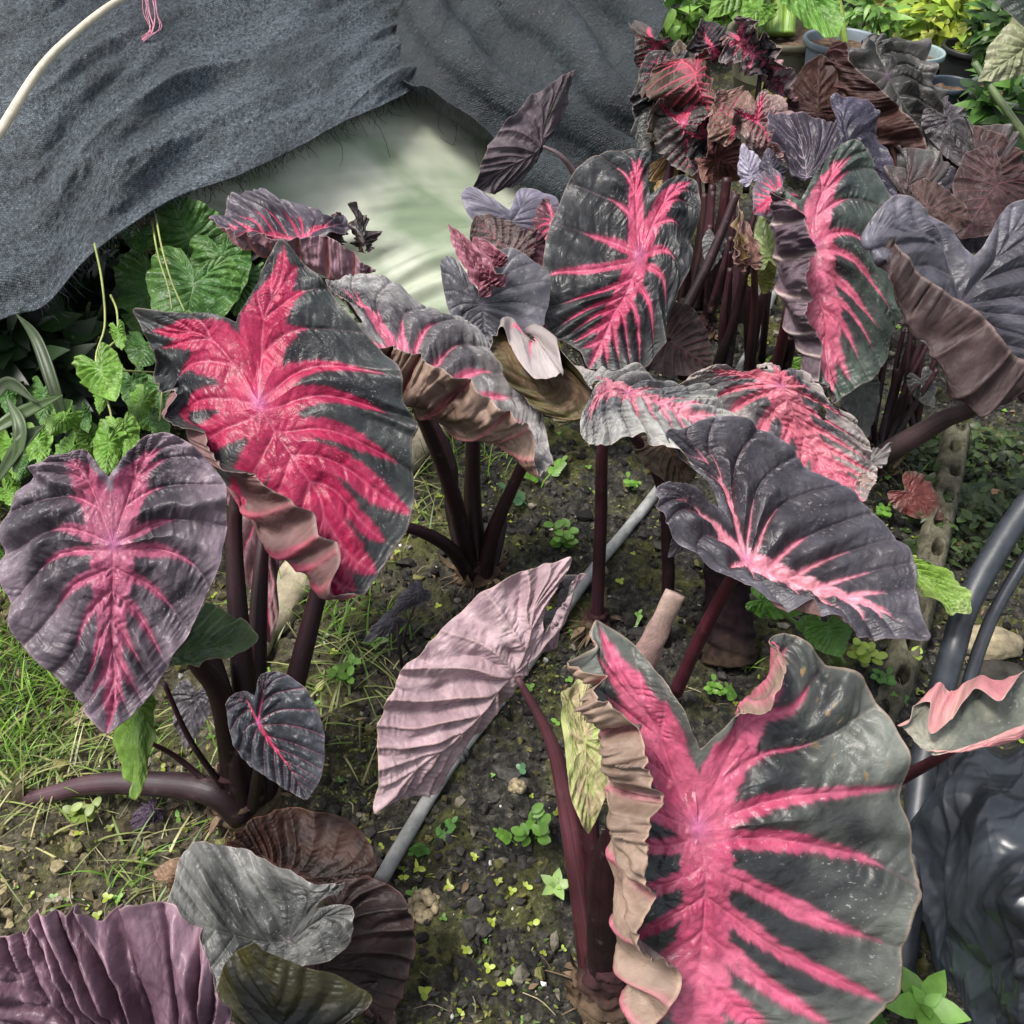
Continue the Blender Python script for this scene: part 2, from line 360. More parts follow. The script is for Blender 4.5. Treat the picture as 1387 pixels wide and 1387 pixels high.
DK = (.013, .0135, .016); SILV = (.062, .067, .064)
PINK = (.38, .026, .082); ROSE = (.42, .11, .17)
STY = dict(dark=DK, edge=SILV, edgek=.5, pink=PINK, pink2=None, pw=1.0, reach=.8, mid=1.0, lobe=1.0, feather=.72, rim=(.30, .22, .20),
           vein=(.30, .05, .09), veink=.14, under=(.20, .115, .12), under2=(.30, .19, .17), uvein=(.42, .10, .13), uveink=.5, uvw=.0055, upink=.25,
           bulge=.010, ruffle=.015, rufn=15, wrinkle=.0022, vdepth=.0022, navel=(.30, .10, .26), thin=False, spots=0, rip=None)
LEAFN = {}
def leaf(plant, ctrl, D0, res='mid', seed=1, name='leaf', label=None, extra=(), flip=False, jit=(0, 0), roll=None, **kw):
    st = dict(STY); st.update(kw)
    if st['pw'] <= .001 and 'vein' not in kw: st['vein'] = tuple(.5*a_+.6*b_ for a_, b_ in zip(st['dark'], st['edge']))
    rs = np.random.RandomState(seed*7+1)
    nt, nr = {'hi': (640, 120), 'mid': (340, 72), 'lo': (210, 44)}[res]
    th, r, X, Y, D, TT = polar(nt, nr)
    src = []; dst = []
    fx_ = -1 if flip else 1
    items = [((PTS[k][0]*fx_, PTS[k][1]), v) for k, v in ctrl.items()]+[((u*fx_, v), p) for (u, v), p in extra]
    for (u, v), p in items:
        dz = p[2] if len(p) > 2 else 0
        if jit[0] and (u, v) not in ((0, 0), (0, 1)): p = (p[0]+rs.normal()*jit[0], p[1]+rs.normal()*jit[0]); dz += rs.normal()*jit[1]
        src.append((u, v)); dst.append(P(p[0], p[1], D0+dz*.01))
    dst = np.array(dst)
    n3 = [dst[i] for i, (k, _) in enumerate(items) if k == (0, 0)][0]
    t3 = [dst[i] for i, (k, _) in enumerate(items) if k == (0, 1)][0]
    L = np.linalg.norm(t3-n3)
    S = tps(src, dst, X, Y)
    def normals(S):
        dth = np.roll(S, -1, 0)-np.roll(S, 1, 0); dr = np.gradient(S, axis=1)
        n = np.cross(dth, dr); n /= np.linalg.norm(n, axis=-1)[..., None]+1e-12
        n[:, 0] = n[:, 3].mean(0)/np.linalg.norm(n[:, 3].mean(0)); n[:, 1] = n[:, 0]*.5+n[:, 1]*.5
        return n
    Nn = normals(S)
    # relief: sunk veins, blistered panels, ruffled margin, fine wrinkles
    shp = X.shape
    dm = D.min(0).reshape(shp); wv = np.exp(-(D/.011)**2).max(0).reshape(shp)
    rr = np.broadcast_to(r, shp)
    taper = np.clip(rr*5, 0, 1)
    amp = .25+1.5*sstep(.35, .7, fbm(X*4.5+1, Y*4.5, 3, seed))
    rel = st['bulge']*.62*(1-np.exp(-(dm/.045)**2))*taper*amp*(1-.5*rr**5)
    rel = rel-st['vdepth']*wv*np.clip(rr*3, 0, 1)
    near = D.argmin(0); plen = np.array([.7 if k else 1.0 for _, k in VEINS])
    sv = (np.take_along_axis(TT, near[None], 0)[0]*plen[near]).reshape(shp); nk = near.reshape(shp)
    puck = (vnoise((sv-dm*.5)*44, nk*5.3+dm*7, seed+5)-.5)*np.exp(-(dm/.055)**2)*np.clip(dm/.012, 0, 1)
    rel = rel+puck*st['wrinkle']*2.4*taper
    rel = rel+st['wrinkle']*1.3*(fbm(X*13+3, Y*13, 4, seed+4)-.5)*2*taper
    h = rel
    if roll:
        side, u0, u1, ka = roll
        m_ = sstep(u0, u1, X*side*fx_)
        h = rel*(1-m_)-ka*m_*(np.sqrt(np.clip(1-np.exp(-(dm/.04)**2), 0, 1))*.016+rel*.3+.007*(vnoise(sv*9, nk*3+dm*85, seed+15)-.5)+.006*(vnoise(sv*24, nk*3+dm*30, seed+16)-.5))
    h = h+.030*(fbm(X*4.2, Y*5, 2, seed+9)-.5)*taper
    ph = th*st['rufn']/2+5*vnoise(th*2.3+9, th*0, seed+2)
    ruf = (np.sin(ph)*(.15+1.9*vnoise(th*2.6, th*0+2, seed+6)**1.5)+.55*np.sin(ph*2.3+1)*vnoise(th*4, th*0+5, seed+3)*1.6+1.2*(vnoise(th*7, th*0+8, seed+4)-.5))
    notch = np.clip((np.pi-np.abs(th))/.5, 0, 1)
    h = h+st['ruffle']*(ruf*notch)[:, None]*(rr**4)
    S = S+Nn*(h*L/.4)[..., None]
    S = S+(S-n3)*(((.022*np.sin(ph+.8)+.04*(vnoise(th*5, th*0+3, seed+7)-.5)+.022*(vnoise(th*13, th*0+3, seed+8)-.5))*min(2, st['ruffle']/.015)*notch)[:, None]*rr**5)[..., None]
    Nn = normals(S)
    # colour of the blade: feathered pink along the ribs
    pk = np.zeros(shp).ravel(); xr, yr = X.ravel(), Y.ravel()
    for k, (poly, kind) in enumerate(VEINS):
        d = D[k]; t = TT[k]
        ln = np.sum(np.linalg.norm(np.diff(np.array(poly), axis=0), axis=1))
        rch = st['reach']*(.82+.36*rs.rand()); wk = .8+.4*rs.rand()
        if kind == 0: w = .072*st['mid']*(1-(t/ min(1, .98*max(st['mid'], .55)+.0))**2.2); w = np.maximum(w, -1)
        elif kind == 1: w = .062*st['lobe']*(1-(t/min(1.0, max(.3, rch*1.1)))**2.5)
        elif kind == 2: w = .034*wk*st['pw']*np.where(t < rch, (1-(t/rch)**2.2), -1-t)
        else: w = .022*wk*st['pw']*st['lobe']*np.where(t < rch*.75, (1-(t/(rch*.75))**1.5), -1-t)
        s = t*ln-d*.75
        f = (vnoise(s*135, k*7.1+d*7, seed)-.5)*.013+(vnoise(s*60, k*5.1+d*5, seed+11)-.5)*.008+(vnoise(s*14, k*3.3+d*3, seed+1)-.5)*.013
        f = f*st['feather']*(.35+np.clip(w/.03, 0, 1.1))
        m = .8*sstep(-.0060, .0075, w+f-d)+.2*sstep(-.020, .020, w+f*.5-d)
        pk = np.maximum(pk, m)
    rn = np.hypot(xr, yr)
    pk = np.maximum(pk, sstep(-.01, .012, .07*min(1.3, st['pw'])*min(1, st['mid'])+(vnoise(xr*40, yr*40, seed)-.5)*.03-rn))
    if st['pw'] <= .001: pk = pk*0
    rim = sstep(.982, .997, rr).ravel()
    ek = np.clip(rr.ravel()**3*1.1*st['edgek']+(fbm(xr*4.2, yr*4.2, 4, seed+20)-.5)*2.4*st['edgek'], 0, 1)
    dark = np.array(st['dark']); edge = np.array(st['edge'])
    c = dark+(edge-dark)*ek[:, None]
    p2 = np.array(st['pink2']) if st['pink2'] else np.array(st['pink'])*.6+np.array(ROSE)*.4
    pv = fbm(xr*9, yr*9, 3, seed+3)[:, None]
    pcol = np.array(st['pink'])*(1-pv)+p2*pv
    fine = sstep(.5, .75, vnoise(xr*95, yr*95, seed+8))[:, None]*.25
    pcol = pcol*(1-fine*.6)
    vk = (np.exp(-(D/.0042)**2)*(1-TT*.6)).max(0)
    pcol = pcol+(np.array(ROSE)-pcol)*(vk*.5)[:, None]
    c = c+(np.array(st['vein'])-c)*(vk*st['veink'])[:, None]
    c = c+(pcol-c)*pk[:, None]
    nv = np.exp(-(rn/.035)**2)*(1 if st['pw'] > .001 else .2)
    c = c+(np.array(st['navel'])-c)*(nv*.4)[:, None]
    c = c+(np.array(st['rim'])-c)*(rim*.32)[:, None]
    if st['spots']:
        sp_ = sstep(.84, .90, vnoise(xr*34+2, yr*34, seed+12)+.12*(vnoise(xr*90, yr*90, seed)-.5))*sstep(.6, .75, vnoise(xr*3, yr*3, seed+13))*sstep(.55, .95, rr.ravel())*st['spots']
        c = c+(np.array((.34, .20, .07))-c)*sp_[:, None]
    # underside
    u1, u2 = np.array(st['under']), np.array(st['under2'])
    uk = fbm(xr*5, yr*5, 4, seed+30)[:, None]
    uc = u1+(u2-u1)*np.clip(uk*1.8-.4, 0, 1)
    uc = uc+(np.array(st['pink'])*.55+np.array(ROSE)*.35-uc)*(pk*st['upink'])[:, None]
    uvk = (np.exp(-(D/st['uvw'])**2)*(1-TT*.5)).max(0)
    uc = uc+(np.array(st['uvein'])-uc)*(uvk*st['uveink'])[:, None]
    uc = uc+(np.array(st['rim'])-uc)*(rim*.4)[:, None]
    # closed shell
    tk = .0007
    Vt = (S+Nn*tk/2).reshape(-1, 3); Vb = (S-Nn*tk/2).reshape(-1, 3); nV = len(Vt)
    q1 = grid_quads(nt, nr, True)                      # th x r
    q2 = q1[:, ::-1]+nV
    i = np.arange(nt); a = i*nr+nr-1; b = ((i+1) % nt)*nr+nr-1
    q3 = np.stack([a, b, b+nV, a+nV], -1)
    mi = np.concatenate([np.zeros(len(q1)), np.ones(len(q2)), np.zeros(len(q3))])
    keep = np.ones(len(q1), bool)
    if st['rip']:
        cx = X.ravel()[q1].mean(1); cy_ = Y.ravel()[q1].mean(1)
        for (hx, hy, ha, hb, ang) in st['rip']:
            dx, dy = cx-hx, cy_-hy; ca, sa = math.cos(ang), math.sin(ang)
            e = np.hypot((dx*ca+dy*sa)/ha, (-dx*sa+dy*ca)/hb)+(vnoise(cx*30, cy_*30, seed)-.5)*.7
            keep &= e > 1
        q1 = q1[keep]; q2 = q2[keep]; mi = np.concatenate([np.zeros(len(q1)), np.ones(len(q2)), np.zeros(len(q3))])
    uv = np.stack([X.ravel(), Y.ravel(), np.full(nV, seed*.37)], -1)*(L/.4)
    mats = [M_TOPT, M_UNDT] if st['thin'] else [M_TOP, M_UND]
    o = mesh_obj(name, np.vstack([Vt, Vb]), np.vstack([q1, q2, q3]), mats, plant, col=np.vstack([c, uc]), uv=np.vstack([uv, uv]), mi=mi)
    if label: o['label'] = label
    o_n = Nn[:, 2].mean(0); o_n = o_n/np.linalg.norm(o_n)
    e_ = n3-o_n*.008; LEAFN[tuple(np.round(e_, 5))] = o
    return o, e_, o_n
def auto(N, T, wL, wR=None, lob=1.0, under=False, tx=0, ty=0, cup=0, droop=0, over=None):
    """the named points of a leaf from its navel and tip in the photograph and its two half widths"""
    wR = wL if wR is None else wR
    N = np.array(N, float); a = np.array(T, float)-N; L = np.hypot(*a); ah = a/L
    perp = np.array([-ah[1], ah[0]])*(-1 if under else 1)
    out = {}
    for k, (x, y) in PTS.items():
        w = (wL if x > 0 else wR)/.56
        p = N+a*y*(lob if y < 0 else 1)+perp*x*w
        out[k] = (p[0], p[1], ty*y+tx*x/.56+cup*(x/.56)**2+droop*y*y)
    if over: out.update(over)
    return out
MAROON0, MAROON1 = (.012, .0035, .005), (.035, .006, .011)
def stalk(plant, pts, D, r0, r1, end=None, name='leaf_stalk', c0=MAROON0, c1=MAROON1, n=26, seg=14, label=None):
    if c1[0] > c1[1]*1.2: c0 = tuple(v*.7 for v in c0); c1 = tuple(v*.72 for v in c1)
    p = [P(x, y, d) for (x, y), d in zip(pts, D)]
    if end is not None: p.append(end)
    o = tube(name, p, [r0, r0*.8+r1*.2, (r0+r1)/2, r1, r1*(.55 if end is not None else .9)], M_STALK, plant, n=n, seg=seg, rough=.05, c0=c0, c1=c1)
    if end is not None and tuple(np.round(end, 5)) in LEAFN: o.parent = LEAFN[tuple(np.round(end, 5))]
    if label: o['label'] = label
    return o
def corm(plant, px, py, D, r, h, seed=0):
    b = P(px, py, D); b[2] = gz(b[0], b[1])-.01
    V, Q, T, s, a = tube_geo([b, b+np.array([0, 0, h*.5]), b+np.array([.004, 0, h])], [r*1.15, r, r*.8, r*.55], 40, 48, rough=.22, seed=seed)
    d = V-b; d[:, 2] = 0; nrm_ = np.linalg.norm(d, axis=1)[:, None]+1e-6
    V = V+d/nrm_*((fbm(a*22+seed, s*9, 3, seed)-.5)*r*.35)[:, None]
    k = sstep(.25, .8, s+.5*(fbm(a*9, s*5, 3, seed+2)-.5))[:, None]
    col = np.array((.085, .058, .036))*(1-k)+np.array((.028, .011, .012))*k
    o = mesh_obj('stem_base', V, Q, M_CORM, plant, col=col, uv=V, tris=T)
    r_ = np.random.RandomState(seed+50); bg_ = Bag()
    for j in range(16):
        an = r_.rand()*6.28; q = b+np.array([math.cos(an)*r, math.sin(an)*r, r_.uniform(.0, h*.5)])
        leaflet(bg_, q, [math.cos(an)*.5, math.sin(an)*.5, r_.uniform(-.4, 1)], [math.cos(an), math.sin(an), .2], r_.uniform(.02, .05), r_.uniform(.006, .014), np.array((.16, .11, .07))*r_.uniform(.5, 1.5), .3, .4)
    for j in range(14):
        an = r_.rand()*6.28; q = b+np.array([math.cos(an)*r*1.05, math.sin(an)*r*1.05, .015]); e = np.array([math.cos(an), math.sin(an), -.25])*r_.uniform(.03, .07)
        bg_.tube([q, q+e*.5+np.array([0, 0, .004]), q+e], [.0014, .0008], (.14, .10, .065), 7, 5)
    bg_.build('dry_sheath', M_DRY, plant)
    return o
# ================================================================== the elephant-ear plants
GRP = 'dark elephant ear plants in the bed'
def plant(px, py, label, D=None):
    b = P(px, py, D or gdepth(py)); b[2] = gz(b[0], b[1])
    return thing('elephant_ear_plant', label, 'plant', b, GRP)

# ---- left clump: large crimson leaf and the rosy leaf at the left edge
pA = plant(330, 1090, 'left clump with the big crimson leaf and a rosy heart leaf on thick maroon stalks')
_, nA1, _ = leaf(pA, dict(N=(350, 545, .5), T=(492, 812, -4), M=(436, 682, 0), S=(322, 440, 2), LL=(174, 416, 3), LQ=(222, 498, 3), RL=(385, 322, 3),
      RQ=(462, 415, 3), R=(546, 525, 3), R2=(556, 685, 2)), 1.27, 'hi', 11, roll=(1, .40, .50, 1.4), uvw=.014,
      label='large crimson blade with black edges', extra=[((.4, .14), (268, 596, 2)), ((.35, .32), (318, 678, -1)), ((.30, .55), (384, 752, -3)), ((.19, .80), (452, 797, -4)),
      ((.57, .1), (300, 600, -2.5)), ((.50, .34), (372, 650, -4)), ((.37, .58), (428, 706, -5)), ((.22, .8), (470, 768, -5)), ((.2, .2), (330, 625, -.5)), ((-.25, .2), (450, 560, 1.5)), ((-.2, .55), (497, 690, 1)), ((.47, -.46), (200, 458, 3)), ((.24, -.57), (224, 424, 3)), ((.14, -.43), (266, 427, 2.5)), ((-.24, -.57), (364, 346, 3)), ((-.14, -.43), (345, 392, 2.5)), ((-.47, -.46), (424, 366, 3))],
      pw=1.75, reach=.86, mid=1.7, lobe=1.55, pink=(.30, .013, .052), pink2=(.27, .022, .066), edge=(.056, .063, .06), edgek=.45, under=(.085, .042, .042), under2=(.16, .09, .085), upink=.75, bulge=.010, vdepth=.003, uvein=(.42, .10, .13), uveink=.7)
_, nA2, _ = leaf(pA, dict(N=(153, 735, .5), T=(146, 1000, -2), M=(152, 865, 1), S=(148, 648, 1), LL=(88, 612, 1.5), LQ=(22, 662, 2), L=(6, 765, 1), L2=(62, 905, 0),
      RL=(222, 588, 3), RQ=(292, 632, 3.5), R=(305, 725, 3), R2=(232, 898, 2)), 1.08, 'hi', 12,
      label='rose-veined blade with silvery violet sheen', extra=[((.25, .2), (82, 775, 0)), ((-.25, .15), (225, 760, 2)), ((.28, .58), (98, 905, .3))],
      pw=.95, reach=.62, mid=1.4, lobe=1.3, pink=(.27, .050, .105), pink2=(.30, .10, .155), dark=(.034, .028, .034), edge=(.17, .13, .155), edgek=.72, rim=(.28, .20, .21), vein=(.40, .12, .2), bulge=.028, ruffle=.011, vdepth=.006, wrinkle=.004)
_, nA3, _ = leaf(pA, dict(N=(350, 978, .3), T=(416, 1086, -.5), S=(345, 943, .2), LL=(310, 945), LQ=(308, 975), L=(325, 1022), L2=(372, 1058, -.4), RL=(362, 909, .5), RQ=(400, 920, 1), R=(432, 968, 1.2), R2=(437, 1040, .8)),
      1.14, 'mid', 13, label='small slate leaf with one short pink streak', pw=.012, mid=.42, lobe=.28, reach=.35, dark=(.026, .028, .034), edge=(.06, .062, .075), bulge=.022, ruffle=.008, veink=.1, vdepth=.004)
leaf(pA, auto((232, 890), (352, 862), 8, 62, lob=.3, cup=2, tx=3, over=dict(R=(275, 820, 3), R2=(318, 835, 2), RQ=(240, 840, 3), L=(250, 902, -3), L2=(300, 893, -2), T=(354, 862, 0))), 1.20, 'lo', 14,
     label='small curled green leaf', pw=.001, dark=(.03, .055, .02), edge=(.06, .10, .03), veink=0, under=(.22, .20, .09), under2=(.25, .17, .11))
leaf(pA, auto((185, 955), (185, 1085), 34, 26, lob=.2, cup=3, tx=1), 1.16, 'lo', 15, label='bright green hanging young leaf', pw=.001, dark=(.13, .24, .035), edge=(.16, .26, .05), veink=.0, rim=(.3, .14, .12), navel=(.2, .3, .05), thin=True)
stalk(pA, [(345, 1085), (328, 900), (318, 700)], [1.42, 1.36, 1.33], .019, .0085, nA1)
stalk(pA, [(318, 1080), (300, 950), (262, 890), (190, 770)], [1.42, 1.30, 1.24, 1.14], .016, .009, nA2)
stalk(pA, [(338, 1090), (345, 950), (352, 790), (362, 660)], [1.44, 1.42, 1.40, 1.42], .019, .010)
stalk(pA, [(352, 1088), (385, 980), (432, 800), (452, 730)], [1.44, 1.42, 1.38, 1.36], .019, .011)
stalk(pA, [(330, 1095), (318, 1010), (285, 890), (250, 830)], [1.42, 1.36, 1.33, 1.3], .018, .012)
stalk(pA, [(340, 1100), (352, 1030), (356, 1000)], [1.42, 1.28, 1.18], .008, .004, nA3)
stalk(pA, [(330, 1105), (290, 1073), (220, 1062), (130, 1062), (60, 1078), (-20, 1100)], [1.42, 1.40, 1.42, 1.44, 1.46, 1.5], .022, .012, label='fallen stalk lying along the soil', c1=(.085, .04, .05))
stalk(pA, [(325, 1095), (262, 1010), (222, 925)], [1.42, 1.34, 1.28], .005, .0035); stalk(pA, [(322, 1095), (245, 1030), (204, 1006)], [1.42, 1.38, 1.34], .005, .0035)
corm(pA, 333, 1080, 1.45, .045, .11, 1)
leaf(pA, auto((206, 1098), (152, 1152), 14, 16, lob=.3, cup=1), 1.43, 'lo', 16, label='tiny violet leaf on the soil', pw=.001, dark=(.035, .022, .038), edge=(.06, .035, .06), veink=0)
# hidden behind the clump: a dull rosy blade between the stalks
leaf(pA, auto((350, 660), (365, 880), 36, 34, lob=.5, cup=2, droop=3), 1.45, 'lo', 17, label='dull pink blade behind the stalks', pw=.3, dark=(.10, .05, .06), edge=(.22, .13, .14), under=(.2, .1, .11), edgek=.8)
leaf(pA, auto((265, 945), (250, 1015), 30, 24, lob=.5), 1.42, 'lo', 18, pw=.001, dark=(.05, .045, .05), edge=(.1, .09, .1), veink=0)

# ---- plant in the lower left corner
pB = plant(335, 1395, 'silvery, brown and violet leaves of a low clump filling the near left corner')
nB = []
_, n_, _ = leaf(pB, auto((395, 1188), (318, 1130), 70, 110, lob=.9, cup=3, droop=4, over=dict(LL=(372, 1245, -2), L=(318, 1165, -1), L2=(312, 1140, -1), T=(310, 1125, 0), R=(420, 1098, 3), R2=(352, 1105, 2), RQ=(480, 1120, 2), RL=(512, 1180, 0), S=(432, 1202, 0), LQ=(400, 1240, -2))), 1.22, 'mid', 21,
     label='upright brown withered blade', pw=.001, dark=(.040, .020, .015), edge=(.15, .065, .045), under=(.018, .010, .008), under2=(.075, .034, .025), edgek=.8, veink=.1, uvein=(.05, .025, .02), uveink=.3, thin=True, bulge=.03, vdepth=.003, ruffle=.014, rim=(.3, .14, .09), wrinkle=.005); nB.append(n_)
_, n_, _ = leaf(pB, dict(N=(392, 1272, 0), T=(212, 1240, -1), M=(300, 1262, 0), S=(428, 1232, -.6), LL=(470, 1195, 1), LQ=(430, 1150+48, .5), L=(352, 1160, 2), L2=(262, 1148, 2), RL=(482, 1240, -1), RQ=(462, 1290, -2), R=(392, 1318, -3), R2=(300, 1345, -3)), 1.10, 'hi', 22,
     label='broad silver-grey ribbed blade', pw=.001, mid=.25, dark=(.04, .042, .04), edge=(.155, .155, .145), edgek=.8, veink=-.15, bulge=.028, vdepth=.006, ruffle=.014, wrinkle=.002, lobe=.2, pink=(.5, .2, .25)); nB.append(n_)
_, n_, _ = leaf(pB, auto((432, 1290), (520, 1400), 100, 50, lob=.8, cup=-2, droop=5, over=dict(L=(560, 1262, 1), LQ=(540, 1212, 1), LL=(455, 1190, 1), L2=(545, 1345, 2), RL=(400, 1280, 0), R=(430, 1350, 0), S=(440, 1255, 0))), 1.17, 'mid', 23,
     label='dark brown ruffled blade', pw=.001, dark=(.028, .016, .015), edge=(.09, .05, .045), edgek=.6, veink=.1, bulge=.024, vdepth=.006, ruffle=.014, rim=(.16, .08, .07), uvein=(.03, .018, .016), uveink=.3, under=(.012, .0075, .0075), under2=(.045, .026, .024)); nB.append(n_)
_, n_, _ = leaf(pB, auto((385, 1440), (350, 1262), 50, 110, lob=.6, cup=-3, droop=-2, over=dict(T=(345, 1272, 0), L2=(308, 1300, 1), L=(312, 1385, 1), R2=(420, 1312, 1), R=(490, 1375, 1))), 1.0, 'mid', 24, flip=True,
     label='dark olive blade with yellow patches', pw=.001, dark=(.013, .0135, .012), edge=(.050, .045, .010), edgek=.85, veink=0, thin=True, ruffle=.006, rim=(.1, .08, .05)); nB.append(n_)
_, n_, _ = leaf(pB, dict(N=(205, 1480, 0), T=(-40, 1270, 0), M=(80, 1375, .5), S=(250, 1520, 0), L=(150, 1238, 2), L2=(55, 1240, 1), LQ=(250, 1236, 2), LL=(312, 1370, 1), RL=(300, 1560, 0), RQ=(180, 1560, 0), R=(60, 1520, 0), R2=(-60, 1420, 0)), .80, 'hi', 25,
     label='mauve ribbed underside of the nearest blade', pw=.001, under=(.085, .045, .062), under2=(.24, .145, .18), dark=(.08, .042, .06), edge=(.23, .14, .175), edgek=.8, uvein=(.32, .14, .22), uveink=.5, bulge=.060, vdepth=.014, ruffle=.024, wrinkle=.004, rufn=20, veink=.1); nB.append(n_)
leaf(pB, auto((285, 1300), (292, 1362), 26, 14, lob=.3), 1.18, 'lo', 26, label='small brown scrap of leaf', pw=.001, dark=(.05, .03, .02), edge=(.12, .07, .03), thin=True)
leaf(pB, auto((228, 1190), (252, 1160), 16, 20, lob=.5, cup=1), 1.19, 'lo', 27, label='tan dried leaf edge', pw=.001, dark=(.25, .15, .09), edge=(.3, .2, .12), rim=(.3, .2, .1), thin=True)
leaf(pB, auto((470, 1330), (535, 1400), 46, 40, lob=.5, cup=2), 1.24, 'lo', 28, label='shrivelled brown rag of a leaf', pw=.001, dark=(.10, .06, .05), edge=(.24, .15, .12), thin=True, bulge=.02, ruffle=.03, wrinkle=.012)
for q_, bx in zip(nB, (338, 334, 342, 340, 330)):
    b = P(bx, 1395, 1.22)
    tube('leaf_stalk', [b, (b+q_)/2+np.array([0, 0, -.02]), q_], [.013, .01, .007], M_STALK, pB, c0=MAROON0, c1=(.07, .03, .03))
corm(pB, 336, 1398, 1.22, .04, .08, 2)

# ---- centre-left clump with the long rolled leaf
pC = plant(645, 780, 'clump carrying the long leaf rolled over to its tan underside, left of centre')
_, nC1, _ = leaf(pC, dict(N=(548, 492, 0), T=(757, 634, -2), M=(655, 560, 0), S=(492, 440, 1), RL=(440, 384, 5), RQ=(500, 378, 6), R=(590, 420, 6), R2=(698, 500, 4), LL=(478, 448, -6), LQ=(520, 462, -7.5), L=(580, 482, -8), L2=(716, 572, -6)), 1.47, 'hi', 31, roll=(1, .34, .42, 2.4), uvw=.013,
      label='long rolled blade, silver above and tan below', extra=[((.28, -.32), (480, 482, -4.5)), ((.36, .03), (552, 545, -4.5)), ((.34, .36), (644, 592, -5)), ((.22, .7), (716, 630, -4)), ((.50, .33), (652, 520, -8.2)), ((-.25, .25), (610, 458, 3)), ((-.2, .6), (700, 535, 2))],
      pw=.75, mid=.7, lobe=.7, reach=.5, pink=(.5, .12, .2), dark=(.07, .065, .07), edge=(.22, .212, .21), edgek=.9, under=(.08, .046, .036), under2=(.33, .235, .18), uvein=(.48, .13, .15), uveink=.85, bulge=.018, vdepth=.005, upink=.15, ruffle=.006, rim=(.36, .28, .24), wrinkle=.004)
_, nC2, _ = leaf(pC, dict(N=(410, 325, 0), T=(276, 294, -1), M=(345, 312, 0), S=(438, 325, 0), L=(362, 266, 6), L2=(318, 272, 4), LQ=(440, 292, 6), LL=(474, 300, 4), RL=(508, 364, -4), RQ=(462, 325, -6), R=(398, 318, -6), R2=(318, 312, -5)), 1.62, 'hi', 32, roll=(-1, .34, .44, 2.0), uvw=.012,
      label='dark blade with salmon rolled-up edge', extra=[((-.34, .1), (385, 352, -3)), ((-.36, -.3), (468, 386, -3)), ((-.24, .55), (322, 338, -2)), ((.2, .2), (375, 290, 3))],
      pw=.5, mid=.35, lobe=.5, reach=.5, dark=(.035, .028, .038), edge=(.10, .085, .105), edgek=.7, under=(.13, .07, .085), under2=(.28, .17, .2), uvein=(.60, .23, .18), uveink=.9, upink=.3, bulge=.028, vdepth=.007, ruffle=.013)
leaf(pC, auto((492, 325), (482, 268), 10, 12, lob=.5, cup=2), 1.64, 'lo', 33, label='withered black scrap of leaf', pw=.001, dark=(.03, .02, .02), edge=(.07, .05, .045), ruffle=.05, thin=True)
leaf(pC, auto((450, 322), (462, 284), 16, 14, lob=.4, cup=2), 1.66, 'lo', 34, label='withered dark leaf end', pw=.001, dark=(.04, .025, .025), edge=(.08, .05, .05), ruffle=.04)
stalk(pC, [(640, 775), (610, 660), (565, 548)], [1.80, 1.66, 1.53], .016, .0085, nC1)
stalk(pC, [(648, 775), (640, 680), (642, 575)], [1.80, 1.74, 1.66], .019, .013)
stalk(pC, [(655, 778), (668, 720), (712, 622)], [1.80, 1.74, 1.64], .017, .011)
stalk(pC, [(640, 785), (612, 745), (575, 722), (540, 712)], [1.80, 1.72, 1.66, 1.62], .014, .010)
stalk(pC, [(660, 775), (672, 700), (690, 660)], [1.82, 1.82, 1.8], .006, .004); stalk(pC, [(668, 775), (682, 720), (684, 690)], [1.82, 1.82, 1.81], .006, .004)
stalk(pC, [(632, 775), (612, 690), (600, 600), (470, 400)], [1.82, 1.8, 1.76, 1.68], .014, .008, nC2)
corm(pC, 646, 772, 1.81, .035, .06, 3)
for k, (a, b_, w, D) in enumerate((((536, 838), (492, 870), 14, 1.62), ((570, 800), (528, 832), 15, 1.6))):
    _, q_, _ = leaf(pC, auto(a, b_, w, w, lob=.3, cup=1), D, 'lo', 35+k, label='small grey offset leaf near the soil', pw=.001, dark=(.055, .05, .058), edge=(.12, .11, .12), veink=0)
    stalk(pC, [(545+k*10, 905-k*20), (540+k*8, 870-k*10)], [1.64, 1.62], .003, .002, q_)

# ---- centre plant: pale torn leaves on one upright stalk
pD = plant(808, 850, 'centre plant with pale pink torn leaves above one thin upright stalk')
_, nD1, _ = leaf(pD, auto((800, 545), (657, 470), 30, 60, lob=.3, under=True, over=dict(N=(802, 535, 0), T=(656, 470, 0), M=(728, 505, 0), S=(812, 548, 1), L=(762, 574, -2), L2=(700, 530, -1), LQ=(795, 568, -1), LL=(812, 556, 0), R=(742, 472, 1.5), R2=(695, 462, 1), RQ=(795, 505, 1), RL=(815, 525, 1)),), 1.46, 'mid', 41,
      label='olive underside of the drooping half', extra=[((-.58, .1), (768, 500, -3)), ((-.38, .58), (700, 486, -3)), ((-.56, -.2), (800, 525, -2))],
      pw=1.6, mid=1.4, lobe=1.4, dark=(.2, .17, .16), edge=(.34, .3, .29), pink=(.55, .10, .18), under=(.035, .030, .012), under2=(.095, .078, .032), uveink=.15, upink=.05, uvein=(.2, .12, .06), bulge=.014)
